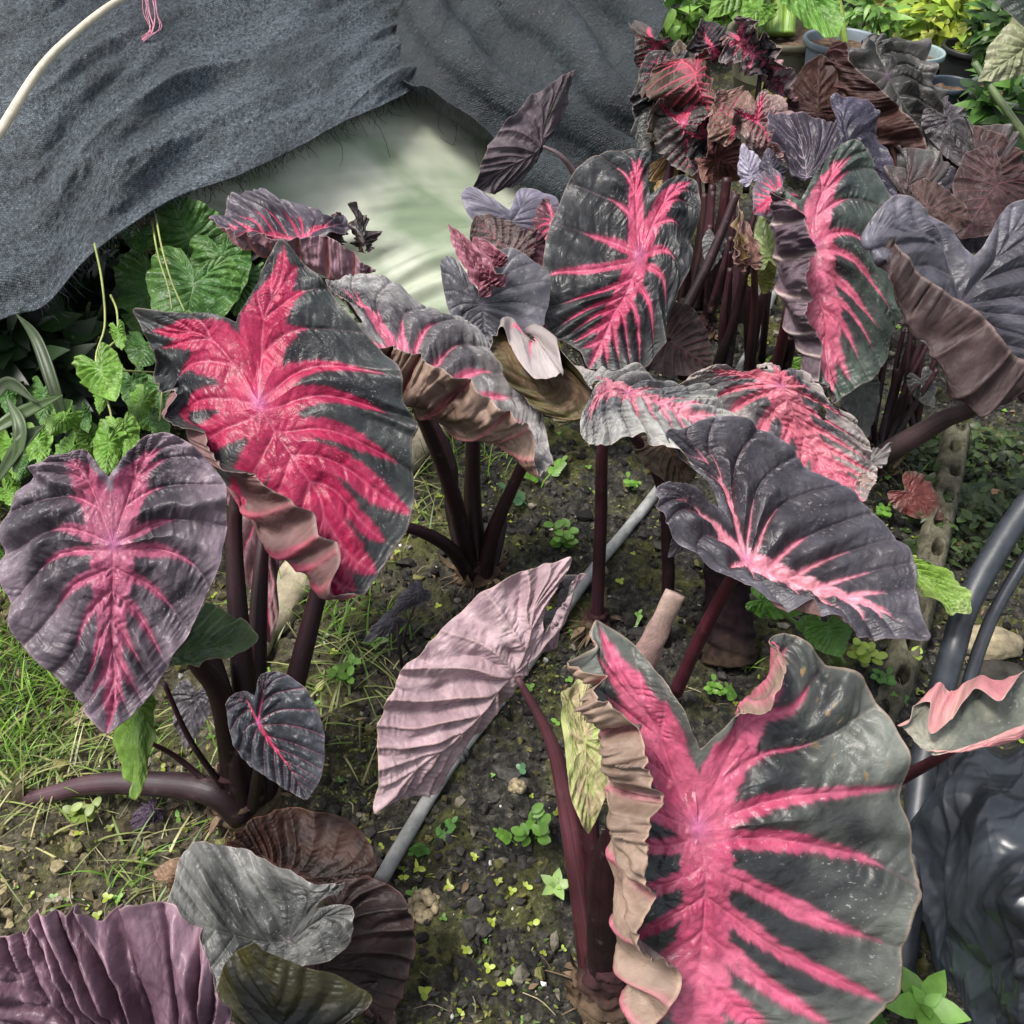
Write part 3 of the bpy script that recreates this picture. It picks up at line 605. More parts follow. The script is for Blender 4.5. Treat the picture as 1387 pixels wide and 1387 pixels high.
_, nD2, _ = leaf(pD, auto((858, 540), (972, 600), 66, 38, lob=.55, over=dict(N=(850, 532, 0), T=(1010, 596, -1), M=(925, 558, 0), S=(815, 520, 0), LL=(786, 592, -3), LQ=(815, 604, -4), L=(862, 592, -4), L2=(950, 640, -4), RL=(793, 505, 2), RQ=(845, 505, 2), R=(905, 516, 2.5), R2=(975, 540, 2))), 1.38, 'hi', 42,
      label='pale grey crumpled blade flushed pink', pw=.9, mid=.9, lobe=1.6, reach=.45, pink=(.42, .10, .16), pink2=(.46, .22, .25), dark=(.08, .08, .084), edge=(.25, .245, .23), edgek=1.0, under=(.06, .05, .03), under2=(.10, .08, .05), bulge=.020, wrinkle=.006, ruffle=.016, vdepth=.004, rim=(.45, .33, .25))
_, nD3, _ = leaf(pD, dict(N=(1058, 522, 0), T=(1172, 682, -2), M=(1104, 610, 1), S=(1040, 505, 1), LL=(952, 500, 0), LQ=(912, 535, -1), L=(930, 580, -2), L2=(1050, 660, -3), RL=(1030, 496, 3), RQ=(1085, 512, 2), R=(1135, 548, 1), R2=(1182, 622, 0)), 1.46, 'hi', 43,
      label='pink torn blade with a ragged hole', extra=[((.28, .05), (990, 540, .5))], pw=1.15, mid=1.5, lobe=1.2, reach=.8, pink=(.40, .065, .12), pink2=(.48, .17, .20), dark=(.05, .048, .052), edge=(.34, .29, .27), edgek=.8, bulge=.022, wrinkle=.006, ruffle=.012, vdepth=.005, spots=.8, rim=(.48, .36, .28),
      rip=[(-.24, .20, .10, .032, .9), (.10, -.36, .03, .012, .3), (-.44, .12, .06, .02, 1.2)])
leaf(pD, auto((900, 600), (935, 665), 48, 40, lob=.5, cup=1, under=True), 1.5, 'mid', 44, label='olive shaded blade beneath', pw=.001, under=(.04, .032, .02), under2=(.10, .08, .05), dark=(.05, .04, .03))
leaf(pD, auto((1175, 650), (1160, 668), 12, 12, lob=.4), 1.45, 'lo', 45, label='curled pale tip', pw=.001, dark=(.3, .2, .18), edge=(.4, .3, .25), ruffle=.05)
stalk(pD, [(808, 848), (814, 700), (818, 596)], [1.72, 1.6, 1.46], .011, .0085, nD2, c0=(.05, .014, .022), c1=(.075, .022, .03))
stalk(pD, [(900, 870), (905, 760), (890, 640)], [1.70, 1.62, 1.54], .011, .009, nD1)
corm(pD, 808, 850, 1.73, .025, .05, 4)

# ---- right of centre: dark leaf with the pink streaked midrib, on a thick trunk
pE = plant(990, 870, 'thick brown trunk right of centre under the drooping dark leaf with pink midrib')
_, nE1, _ = leaf(pE, dict(N=(1010, 757, 1), T=(1262, 872, -2), M=(1128, 806, 1), S=(972, 690, 2), LL=(886, 668, -1), LQ=(918, 728, -2.5), L=(1022, 795, -4), L2=(1140, 838, -4.5), RL=(903, 584, 3), RQ=(995, 574, 6), R=(1082, 628, 7), R2=(1212, 722, 5)), 1.30, 'hi', 51,
      label='near-black drooping blade with pink midrib', extra=[((-.25, .1), (1050, 690, 3.5)), ((-.2, -.25), (978, 640, 4)), ((.22, -.3), (938, 690, 0))],
      pw=.42, mid=.80, lobe=.5, reach=.42, veink=.05, pink=(.50, .13, .20), pink2=(.60, .28, .32), dark=(.026, .023, .028), edge=(.085, .08, .095), edgek=.6, bulge=.020, vdepth=.005, rim=(.22, .18, .2), ruffle=.010)
stalk(pE, [(915, 938), (955, 850), (1002, 765)], [1.56, 1.44, 1.33], .011, .008, nE1, c0=(.06, .010, .018), c1=(.12, .018, .035))
V, Q, T, s, a = tube_geo([P(990, 893, 1.68), P(985, 800, 1.66), P(985, 700, 1.66)], [.044, .038, .036, .026], 60, 48, rough=.12, seed=5); cV = V.copy(); V = V+np.stack([np.cos(a*6.283), np.sin(a*6.283)*.8, 0*a], -1)*((fbm(a*24, s*10, 3, 9)-.5)*.012)[:, None]
mesh_obj('stem_base', V, Q, M_CORM, pE, col=np.array((.045, .03, .02))*(1-sstep(.1, .4, s+.3*fbm(a*8, s*6, 3, 4)))[:, None]+np.array((.012, .005, .007))*sstep(.1, .4, s+.3*fbm(a*8, s*6, 3, 4))[:, None], uv=V, tris=T)
stalk(pE, [(985, 800), (990, 690), (960, 620)], [1.66, 1.62, 1.56], .030, .012); stalk(pE, [(1000, 800), (1015, 700), (1010, 630)], [1.68, 1.66, 1.6], .022, .012)
leaf(pE, auto((935, 720), (905, 755), 16, 14, lob=.4, cup=1), 1.55, 'lo', 52, label='small dark leaf under the large blade', pw=.001, dark=(.035, .03, .035), edge=(.07, .06, .07))

# ---- near right: the biggest leaf with the rolled margin, and the mauve folded leaf
pF = plant(820, 1345, 'nearest right clump with the biggest pink-ribbed leaf and a mauve folded leaf')
_, nF1, _ = leaf(pF, dict(N=(946, 1120, 1), T=(965, 1490, -2), M=(950, 1300, .5), S=(948, 1020, 1.5), RL=(1052, 862, 4), RQ=(1158, 915, 4.5), R=(1232, 1085, 3), R2=(1205, 1345, 1.5), LL=(808, 836, 3)), .94, 'hi', 61, roll=(1, .40, .48, 3.2),
      label='biggest blade, pink ribs on grey-green with a rolled edge', extra=[((.46, -.45), (808, 905, 1)), ((.40, -.2), (812, 990, 1)), ((.37, .05), (817, 1095, .5)), ((.35, .28), (828, 1210, -.3)), ((.30, .5), (846, 1310, -1)), ((.21, .75), (872, 1410, -1.5)),
      ((.56, -.28), (852, 930, -1.6)), ((.585, -.1), (893, 1010, -2.8)), ((.56, .08), (904, 1100, -3.6)), ((.52, .26), (896, 1195, -4)), ((.45, .42), (898, 1275, -4)), ((.36, .58), (915, 1345, -4)), ((.2, .8), (935, 1440, -3)),
      ((.18, .06), (890, 1140, .8)), ((.15, .35), (892, 1240, .4)), ((.15, -.2), (885, 1015, 2)), ((-.28, .0), (1080, 1090, 2)), ((-.24, .4), (1070, 1270, 1)), ((-.33, -.35), (1075, 965, 3.5)), ((-.24, -.58), (1064, 912, -1)), ((-.14, -.44), (1040, 958, -1.5)), ((-.05, -.28), (985, 985, 0)), ((-.27, -.50), (1050, 880, 3)), ((-.17, -.36), (1012, 945, 2))],
      pw=.90, reach=.86, mid=1.25, lobe=1.25, pink=(.32, .030, .083), pink2=(.41, .105, .165), dark=(.022, .024, .025), edge=(.118, .126, .108), edgek=.72, under=(.125, .083, .066), under2=(.25, .18, .135), uvein=(.46, .12, .18), uveink=.75, uvw=.011, upink=.55, bulge=.018, vdepth=.0045, ruffle=.012, rim=(.42, .28, .20), spots=.8, wrinkle=.003)
_, nF2, _ = leaf(pF, dict(N=(697, 912, 0), T=(508, 1104, 0), M=(608, 1008, 0), S=(735, 862, 0), RL=(772, 757, 1), RQ=(690, 782, 0), R=(588, 862, -1), R2=(520, 972, -1), LL=(786, 772, 3), LQ=(752, 850, 6), L=(690, 935, 7), L2=(585, 1045, 5)), 1.14, 'hi', 62,
      label='folded blade showing its mauve underside', extra=[((-.25, .1), (640, 905, -1.6)), ((-.2, .5), (565, 995, -1.2)), ((-.25, -.35), (718, 822, -.5))],
      pw=.001, under=(.235, .158, .178), under2=(.385, .283, .298), uvein=(.30, .19, .16), uveink=.55, dark=(.05, .04, .045), bulge=.030, vdepth=.006, ruffle=.016, rufn=15, rim=(.42, .32, .22), wrinkle=.003)
stalk(pF, [(806, 1320), (785, 1180), (752, 1020)], [1.24, 1.20, 1.16], .020, .0065, nF2, c0=(.06, .014, .018), c1=(.11, .035, .045))
stalk(pF, [(822, 1335), (818, 1230), (835, 1130)], [1.24, 1.14, 1.06], .023, .010, nF1)
stalk(pF, [(812, 1325), (805, 1220), (800, 1100)], [1.25, 1.20, 1.16], .019, .010)
corm(pF, 825, 1345, 1.25, .042, .10, 6)
leaf(pF, auto((792, 1000), (798, 1130), 44, 36, lob=.75, under=True, cup=-1, over=dict(R=(762, 960, 0), RQ=(765, 935, 0), RL=(800, 912, 1))), 1.02, 'mid', 63, label='tan and green mottled lobe', pw=.001, under=(.30, .23, .15), under2=(.26, .33, .10), uvein=(.38, .22, .18), uveink=.6, dark=(.1, .12, .05), bulge=.018)
V, Q, T, s, a = tube_geo([P(868, 905, 1.20), P(888, 860, 1.18), P(915, 803, 1.17)], [.020, .017, .014, .013], 20, 18, flat=.6, rough=.1, seed=9)
mesh_obj('rolled_leaf', V, Q, M_UND, pF, col=np.array((.21, .125, .12))+np.array((.06, .07, .04))*s[:, None], uv=V*3, tris=T)['label'] = 'unopened rolled pinkish leaf'
stalk(pF, [(826, 1330), (842, 1150), (860, 960), (869, 903)], [1.26, 1.24, 1.21, 1.2], .014, .010)

# ---- right edge: pink curled leaf over the black sheet
pG = plant(1130, 1130, 'pink-edged curled leaf reaching in at the right edge over the black plastic sheet')
_, nG, _ = leaf(pG, dict(N=(1330, 985, 0), T=(1210, 985, -1), M=(1268, 985, 0), S=(1385, 985, 1), L=(1320, 935, 2), L2=(1262, 955, 0), LQ=(1385, 912, 3), LL=(1420, 900, 3), R=(1320, 1008, -3), R2=(1250, 1015, -2), RQ=(1395, 980, -3), RL=(1430, 960, -2)), 1.05, 'mid', 71,
      pw=.001, dark=(.11, .12, .10), edge=(.26, .25, .2), edgek=.9, veink=.1, under=(.42, .16, .18), under2=(.45, .25, .22), ruffle=.012, extra=[((.60, .1), (1318, 962, -2)), ((.585, -.1), (1360, 945, -2)), ((.38, .58), (1255, 982, -2.5))])
stalk(pG, [(1130, 1130), (1160, 1090), (1225, 1052), (1275, 1025)], [1.36, 1.28, 1.18, 1.1], .009, .006, nG, c0=(.05, .01, .015), c1=(.10, .02, .035))

# ---- upper middle: big pink veined heart and the small grey leaves beside it
pH = plant(920, 505, 'upper centre plant with the upright black heart-shaped leaf feathered in bright pink')
_, nH1, _ = leaf(pH, dict(N=(866, 345, 1), T=(797, 500, -2), M=(830, 428, 0), S=(880, 268, 2), RL=(940, 243, 3), RQ=(944, 312, 3), R=(918, 395, 2), R2=(872, 502, 1), LL=(868, 202, 3), LQ=(792, 226, 3), L=(744, 315, 2), L2=(742, 445, 0)), 1.86, 'hi', 81,
      label='black heart-shaped blade feathered pink', pw=.72, reach=.78, mid=1.15, lobe=1.0, pink=(.38, .034, .092), pink2=(.42, .095, .16), dark=(.014, .0145, .016), edge=(.07, .072, .073), edgek=.7, bulge=.022, vdepth=.005, ruffle=.014, extra=[((.28, .1), (800, 360, .5)), ((-.28, .1), (900, 375, 1))])
stalk(pH, [(925, 510), (918, 450), (900, 400)], [2.2, 2.08, 1.96], .012, .0075, nH1, c0=(.04, .006, .012), c1=(.07, .010, .02))
_, nH2, _ = leaf(pH, dict(N=(652, 412, 0), T=(655, 465, -1), M=(655, 440, 0), S=(650, 395, 0), LL=(605, 345, 1), LQ=(598, 380, 0), L=(610, 425, 0), L2=(630, 455, -.5), RL=(690, 335, 2), RQ=(738, 365, 2), R=(742, 425, 1.5), R2=(700, 458, 0)), 1.80, 'mid', 82,
      label='slate grey ribbed blade with raised lobes', pw=.001, dark=(.045, .044, .052), edge=(.105, .102, .118), edgek=.8, veink=.2, bulge=.022, vdepth=.008, ruffle=.016)
for k, (a, b_, w, D, sd) in enumerate((((662, 382), (606, 303), 20, 1.76, 83), ((668, 360), (640, 320), 22, 1.78, 84))):
    leaf(pH, auto(a, b_, w, w, lob=.3, cup=-3), D, 'lo', sd, label='rosy half-opened bud leaf', pw=.001, dark=(.16, .05, .07), edge=(.34, .14, .18), under=(.16, .05, .07), bulge=.03, ruffle=.012, wrinkle=.006)
leaf(pH, auto((690, 345), (640, 290), 46, 40, lob=.5, cup=3, under=True), 1.88, 'mid', 85, label='brown crumpled blade behind the bud', pw=.001, dark=(.06, .045, .045), edge=(.14, .11, .11), under=(.06, .045, .04), under2=(.11, .085, .08), ruffle=.016, wrinkle=.006)
leaf(pH, auto((712, 340), (750, 400), 40, 30, lob=.6, cup=3), 1.90, 'lo', 86, label='dark red inner leaf', pw=.001, dark=(.05, .014, .022), edge=(.12, .05, .06), ruffle=.02)
_, nH3, _ = leaf(pH, dict(N=(733, 198, 0), T=(640, 262, -1), M=(690, 225, 0), S=(740, 170, 0), RL=(772, 98, 1), RQ=(735, 120, 0), R=(700, 150, -1), R2=(652, 215, -1), LL=(780, 95, 2), LQ=(760, 160, 4), L=(720, 225, 3), L2=(670, 262, 2)), 2.08, 'mid', 87,
      label='raised blade seen from its plum underside', pw=.001, under=(.038, .029, .034), under2=(.085, .068, .077), uvein=(.05, .02, .025), uveink=.7, dark=(.05, .03, .03), bulge=.024, ruffle=.020, vdepth=.007)
stalk(pH, [(905, 505), (850, 340), (785, 245), (760, 212)], [2.25, 2.2, 2.12, 2.08], .011, .005, nH3, c0=(.05, .012, .02), c1=(.17, .12, .13))
leaf(pH, dict(N=(693, 300, 0), T=(708, 330, -1), M=(700, 315, 0), S=(690, 285, 0), LL=(632, 252, 2), LQ=(628, 278, 1), L=(645, 302, 0), L2=(680, 322, -1), RL=(715, 255, 2), RQ=(752, 270, 2), R=(758, 305, 2), R2=(735, 328, 0)), 2.0, 'mid', 88,
     label='violet grey open blade', pw=.001, dark=(.06, .056, .075), edge=(.14, .13, .17), edgek=.8, bulge=.022, vdepth=.008, ruffle=.01)
leaf(pH, auto((750, 300), (735, 365), 26, 20, lob=.7, cup=3), 1.98, 'lo', 89, label='pink flushed sliver beside the heart leaf', pw=1.2, mid=1.2, dark=(.06, .02, .03), edge=(.15, .06, .07))
leaf(pH, auto((740, 420), (735, 480), 22, 18, lob=.7, cup=2), 1.92, 'lo', 90, pw=.3, dark=(.05, .035, .04), edge=(.2, .13, .14), label='mottled dull sliver')
_, q_, _ = leaf(pH, auto((905, 460), (965, 500), 52, 48, lob=.8, cup=-3, droop=4, under=True), 2.0, 'mid', 91, label='brown drooping blade under the heart leaf', pw=.001, under=(.045, .03, .028), under2=(.11, .08, .073), dark=(.04, .03, .03), bulge=.02, ruffle=.014)
stalk(pH, [(935, 510), (930, 480)], [2.2, 2.12], .009, .006, q_)
for k, (x0, y0, x1, y1, D0, D1) in enumerate(((690, 520, 670, 470, 2.1, 1.9), (800, 500, 745, 360, 2.15, 2.0))):
    stalk(pH, [(x0, y0), ((x0+x1)/2, (y0+y1)/2), (x1, y1)], [D0, (D0+D1)/2, D1], .010, .006)

# ---- upper right: big half rolled leaf with lavender leaves above it
pJ = plant(1050, 505, 'upper right plant with the long pink-streaked leaf whose left edge rolls over violet')
_, nJ1, _ = leaf(pJ, dict(N=(1102, 330, 1), T=(1128, 550, -2), M=(1118, 440, 0), S=(1085, 272, 1), LL=(1058, 258, 0), RL=(1158, 190, 3), RQ=(1200, 250, 3), R=(1212, 385, 2), R2=(1198, 492, .5)), 1.80, 'hi', 101, roll=(1, .36, .46, 2.0), uvw=.009,
      label='pink-streaked blade with a violet rolled edge', extra=[((.42, -.3), (1052, 285, -.5)), ((.38, -.05), (1053, 340, -1)), ((.36, .18), (1062, 405, -1.5)), ((.32, .42), (1076, 462, -2)), ((.22, .7), (1098, 515, -2.5)),
      ((.55, -.2), (1088, 292, -4)), ((.56, .08), (1106, 350, -5)), ((.50, .32), (1104, 415, -5)), ((.38, .56), (1112, 470, -5)), ((.22, .8), (1124, 520, -4)), ((-.28, .08), (1160, 350, 1.5))],
      pw=.95, reach=.72, mid=1.5, lobe=1.25, pink=(.40, .055, .115), pink2=(.46, .15, .21), dark=(.026, .030, .030), edge=(.062, .082, .068), edgek=.7, under=(.05, .033, .042), under2=(.11, .078, .092), uvein=(.62, .50, .44), uveink=.75, upink=.1, bulge=.022, vdepth=.005, ruffle=.010)
stalk(pJ, [(1048, 515), (1062, 450), (1075, 390)], [2.2, 2.05, 1.92], .012, .008, nJ1, c0=(.06, .008, .016), c1=(.1, .012, .028))
_, nJ2, _ = leaf(pJ, auto((1090, 238), (1098, 160), 56, 50, lob=.3, cup=4, over=dict(N=(1092, 240, 0), T=(1036, 148, 4), L2=(1040, 170, 1), L=(1058, 205, 0), R2=(1080, 160, 4), R=(1130, 168, 3), RQ=(1138, 195, 1), RL=(1112, 235, 0), LL=(1075, 232, 0), LQ=(1066, 222, 0), M=(1082, 190, 3), S=(1092, 246, -.5))), 1.98, 'mid', 102, flip=True,
      label='lavender cup-shaped leaf with pale veins', pw=.001, dark=(.026, .020, .029), edge=(.058, .047, .063), edgek=.7, vein=(.4, .33, .4), veink=.9, bulge=.01, rim=(.4, .25, .3))
leaf(pJ, dict(N=(1150, 200, 0), T=(1200, 300, -3), M=(1180, 245, 0), S=(1135, 172, 1), LL=(1105, 170, 1), LQ=(1115, 200, 0), L=(1150, 240, 0), L2=(1180, 285, -1), RL=(1130, 128, 3), RQ=(1180, 140, 3), R=(1190, 185, 2), R2=(1212, 250, 0)), 2.10, 'mid', 103,
     label='dusky violet blade behind', pw=.001, dark=(.018, .016, .026), edge=(.042, .037, .060), edgek=.8, veink=.1, bulge=.016)
leaf(pJ, auto((1018, 240), (1005, 195), 20, 16, lob=.4, cup=2), 2.02, 'lo', 104, label='small pale lavender leaf', pw=.001, dark=(.22, .2, .26), edge=(.38, .34, .42), veink=.5, vein=(.1, .06, .1))
leaf(pJ, auto((1055, 262), (1020, 290), 36, 30, lob=.7, cup=3), 1.98, 'lo', 105, label='violet inner leaf with pink heart', pw=1.0, mid=1.3, dark=(.06, .045, .06), edge=(.13, .1, .13))
leaf(pJ, auto((1045, 235), (1040, 200), 18, 16, lob=.7, cup=3), 2.0, 'lo', 106, pw=.001, dark=(.05, .045, .06), edge=(.12, .1, .14))
for k, (a, b_, w, c_, sd) in enumerate((((1014, 355), (1005, 290), 18, (.28, .15, .13), 107), ((1004, 345), (1000, 270), 9, (.22, .16, .03), 108))):
    leaf(pJ, auto(a, b_, w, w, lob=.3, cup=-4), 2.02, 'lo', sd, label='tan papery bud sheath', pw=.001, dark=c_, edge=(.36, .24, .2), thin=True, ruffle=.02)
leaf(pJ, auto((1040, 345), (1030, 290), 20, 20, lob=.6, cup=1), 2.06, 'lo', 109, label='lime green young leaf', pw=.001, dark=(.28, .36, .12), edge=(.4, .48, .25), veink=0, thin=True)
leaf(pJ, auto((1030, 380), (1048, 345), 18, 16, lob=.6, cup=1), 2.1, 'lo', 110, label='yellow olive leaf', pw=.001, dark=(.18, .18, .02), edge=(.3, .28, .05), veink=0, thin=True)
leaf(pJ, auto((1035, 375), (1030, 400), 36, 28, lob=.6, cup=1), 2.2, 'lo', 111, label='grey flat leaf among the stalks', pw=.001, dark=(.11, .10, .10), edge=(.2, .19, .19), ruffle=.03)
leaf(pJ, auto((968, 330), (962, 368), 16, 14, lob=.8, cup=1), 2.2, 'lo', 112, label='slate round leaf among the stalks', pw=.001, dark=(.06, .062, .06), edge=(.12, .12, .12))
for (x0, y0, x1, y1, D0, D1, r0, c1) in ((1012, 505, 1022, 348, 2.24, 2.02, .010, (.09, .03, .035)), (972, 495, 1014, 350, 2.26, 2.1, .013, (.025, .006, .01)), (985, 498, 1000, 330, 2.26, 2.16, .011, (.07, .02, .035)),
      (1062, 510, 1072, 430, 2.2, 2.06, .011, (.08, .02, .03)), (1030, 515, 1070, 455, 2.22, 2.1, .014, (.05, .02, .03)), (918, 440, 998, 262, 2.2, 2.12, .013, (.04, .012, .02)), (940, 420, 965, 250, 2.42, 2.34, .014, (.04, .006, .012)), (955, 420, 985, 240, 2.44, 2.3, .016, (.05, .008, .014)),
      (938, 400, 955, 262, 2.46, 2.36, .012, (.05, .02, .02)), (962, 425, 990, 340, 2.4, 2.3, .010, (.06, .01, .02)), (925, 415, 928, 330, 2.4, 2.36, .012, (.05, .01, .02))):
    stalk(pJ, [(x0, y0), ((x0+x1)/2+4, (y0+y1)/2), (x1, y1)], [D0, (D0+D1)/2, D1], r0, r0*.75, c0=MAROON0, c1=c1)
rk = np.random.RandomState(77)
for k in range(22):
    x0 = rk.uniform(905, 1085); y0 = rk.uniform(395, 515) if x0 > 970 else rk.uniform(395, 450); x1 = x0+rk.uniform(-10, 40); y1 = y0-rk.uniform(110, 190); D0 = gdepth(y0)
    stalk(pJ, [(x0, y0), ((x0+x1)/2+rk.normal()*5, (y0+y1)/2), (x1, y1)], [D0, D0-.10, D0-.16], rk.uniform(.007, .014), .007, c0=MAROON0, c1=(.05, .012, .018))
corm(pJ, 1050, 505, 2.25, .03, .05, 8); corm(pJ, 945, 425, 2.4, .05, .05, 9)

# ---- small leaves beside the long pink streaked leaf and the thick leaning stalk
pK = plant(1195, 610, 'right plant with the huge brown-backed leaf and a thick grey stalk leaning right')
_, nK1, _ = leaf(pK, dict(N=(1302, 412, 1), T=(1420, 600, -2), M=(1368, 500, 0), S=(1316, 350, 2), LL=(1210, 270, 1), LQ=(1215, 330, 0), L=(1272, 395, -5), L2=(1392, 490, -7), RL=(1395, 275, 5), RQ=(1450, 340, 5), R=(1470, 430, 4), R2=(1460, 530, 1)), 1.66, 'hi', 121, roll=(1, .44, .52, 1.1),
      label='huge grey blade rolled to its brown underside', extra=[((.44, -.42), (1175, 330, -2)), ((.46, -.2), (1200, 370, -3.5)), ((.42, .05), (1238, 452, -4)), ((.36, .28), (1285, 515, -5)), ((.28, .52), (1340, 560, -5)), ((.58, -.15), (1225, 345, -5)), ((.5, .3), (1338, 445, -7)), ((.2, -.25), (1258, 335, 1)), ((.15, .1), (1290, 420, -1.5))],
      pw=.001, vein=(.22, .19, .22), mid=.2, lobe=.2, pink=(.3, .15, .18), dark=(.042, .040, .049), edge=(.115, .11, .132), edgek=.85, under=(.02, .012, .0115), under2=(.05, .032, .031), uvein=(.06, .035, .03), uveink=.5, bulge=.016, vdepth=.005, ruffle=.010, upink=.2)
stalk(pK, [(1170, 632), (1215, 605), (1275, 570), (1330, 535)], [2.02, 1.94, 1.84, 1.74], .024, .012, nK1, c0=(.075, .05, .05), c1=(.06, .03, .035))
leaf(pK, auto((1176, 630), (1210, 600), 14, 12, lob=.5, cup=1), 1.90, 'lo', 122, label='grey papery scrap at the stalk', pw=.001, dark=(.16, .14, .14), edge=(.25, .23, .22), ruffle=.05)
_, q1_, _ = leaf(pK, auto((1165, 525), (1172, 596), 28, 26, lob=.5, cup=-1), 1.94, 'lo', 123, label='grey green round leaf', pw=.001, dark=(.075, .078, .068), edge=(.12, .122, .108), veink=0)
_, q2_, _ = leaf(pK, auto((1250, 520), (1262, 552), 20, 18, lob=1, cup=1), 2.0, 'lo', 124, label='small dark leaf with pink streak', pw=.001, mid=.8, lobe=.7, dark=(.05, .05, .048), edge=(.1, .1, .09))
for (x0, y0, x1, y1, q_, r0) in ((1190, 615, 1180, 560, q1_, .006), (1195, 612, 1235, 530, q2_, .006), (1170, 600, 1190, 470, None, .009), (1178, 600, 1205, 450, None, .009), (1190, 610, 1215, 500, None, .008), (1200, 610, 1270, 500, None, .008)):
    stalk(pK, [(x0, y0), ((x0+x1)/2, (y0+y1)/2), (x1, y1)], [2.04, 2.02, 1.98], r0, r0*.7, q_)
for k in range(10):
    x0 = rk.uniform(1165, 1240); y0 = rk.uniform(560, 615); x1 = x0+rk.uniform(-5, 60); y1 = y0-rk.uniform(110, 190); D0 = gdepth(y0)
    stalk(pK, [(x0, y0), ((x0+x1)/2-rk.uniform(0, 10), (y0+y1)/2), (x1, y1)], [D0, D0-.06, D0-.10], rk.uniform(.006, .010), .005, c0=MAROON0, c1=(.05, .012, .018))
corm(pK, 1195, 605, 2.08, .03, .04, 10)
_, q_, _ = leaf(pK, auto((1232, 275), (1225, 210), 44, 50, lob=.6, cup=3, under=True, over=dict(T=(1215, 195, 2), R=(1200, 230, 1), L=(1275, 235, 2), L2=(1255, 205, 2))), 2.0, 'mid', 125, label='brown upright blade seen from below', pw=.001, under=(.035, .024, .019), under2=(.075, .054, .044), uvein=(.015, .008, .008), uveink=.8, dark=(.05, .03, .03), bulge=.012)
leaf(pK, auto((1255, 280), (1320, 300), 34, 40, lob=.7, cup=2, ty=-2, droop=2, under=True), 1.95, 'mid', 126, label='brown curled blade below it', pw=.001, uveink=.15, upink=0, under=(.03, .017, .015), under2=(.07, .045, .038), dark=(.03, .02, .02), rim=(.4, .3, .26))
stalk(pK, [(1220, 600), (1240, 420), (1236, 300)], [2.1, 2.06, 2.02], .008, .005, q_)

# ---- back cluster: crinkled leaves at the top
pL = plant(925, 262, 'back clump at the top with crumpled dark pink leaves beside the net', 2.72)
spec = [((905, 120), (880, 70), 40, 46, 2.44, 131, 'crinkled dark blade with pink heart', dict(pw=.35, mid=.6, cup=2)),
        ((925, 160), (925, 60), 36, 40, 2.50, 132, 'folded olive brown blade', dict(pw=.3, mid=.5, cup=-3, dark=(.05, .04, .028), edge=(.13, .1, .07))),
        ((890, 150), (872, 215), 26, 34, 2.46, 133, 'grey wavy hanging blade', dict(pw=.001, cup=3, dark=(.07, .07, .065), edge=(.17, .165, .155), ruffle=.04)),
        ((925, 165), (938, 245), 40, 46, 2.40, 134, 'dark crumpled blade with crimson centre', dict(pw=.25, mid=.5, lobe=1.0, cup=1, dark=(.05, .045, .042), edge=(.16, .14, .13))),
        ((888, 60), (868, 100), 26, 24, 2.54, 135, 'pink flushed ragged blade', dict(pw=.7, mid=.9, cup=2, dark=(.045, .035, .028))),
        ((942, 100), (965, 160), 20, 58, 2.38, 136, 'brown folded blade with red veins', dict(pw=1.0, mid=1.5, lobe=1.5, cup=4, upink=.5, under=(.045, .028, .02), under2=(.09, .065, .05), und=True, uvein=(.5, .06, .1), uveink=.9, dark=(.06, .04, .03))),
        ((965, 65), (950, 22), 26, 26, 2.46, 137, 'dark pointed top leaf', dict(pw=.3, mid=.7, cup=3)),
        ((1000, 60), (985, 40), 18, 18, 2.55, 138, 'slate and pink curled tip', dict(pw=1.4, mid=1.4, cup=3)),
        ((1018, 70), (1085, 140), 22, 30, 2.48, 139, 'crumpled pink and grey blade', dict(pw=1.3, mid=1.6, lobe=1.5, cup=-3, pink=(.48, .12, .19), edge=(.22, .17, .17), wrinkle=.02)),
        ((1000, 165), (975, 120), 30, 34, 2.32, 140, 'peach brown withered blade', dict(pw=.3, mid=.3, cup=2, dark=(.12, .068, .052), edge=(.24, .155, .125), wrinkle=.012)),
        ((1025, 165), (1060, 220), 24, 36, 2.24, 141, 'pale pink crumpled blade', dict(pw=.3, mid=.3, cup=2, dark=(.12, .07, .068), edge=(.25, .175, .16), wrinkle=.012)),
        ((970, 215), (1015, 250), 36, 26, 2.36, 142, 'dull red curved blade', dict(pw=.001, cup=-2, dark=(.07, .03, .025), edge=(.14, .07, .06), und=True, under=(.085, .035, .03), under2=(.15, .075, .06))),
        ((955, 185), (985, 225), 28, 30, 2.40, 143, 'dark slate blade', dict(pw=.2, mid=.4, cup=2))]
for (a, b_, wl, wr, D, sd, lb, kw) in spec:
    kw = dict(kw); cup = kw.pop('cup', 2); und = kw.pop('und', False)
    kw.setdefault('ruffle', .026); kw.setdefault('wrinkle', .006); kw.setdefault('edge', (.07, .06, .057)); kw.setdefault('pink', (.33, .032, .075)); kw.setdefault('bulge', .03); kw.setdefault('vdepth', .008)
    leaf(pL, auto(a, b_, wl*1.2, wr*1.2, lob=.7, cup=cup, under=und, tx=(sd % 3-1)*2.0, droop=2), D, 'mid', sd, label=lb, jit=(5, 3.0), **kw)
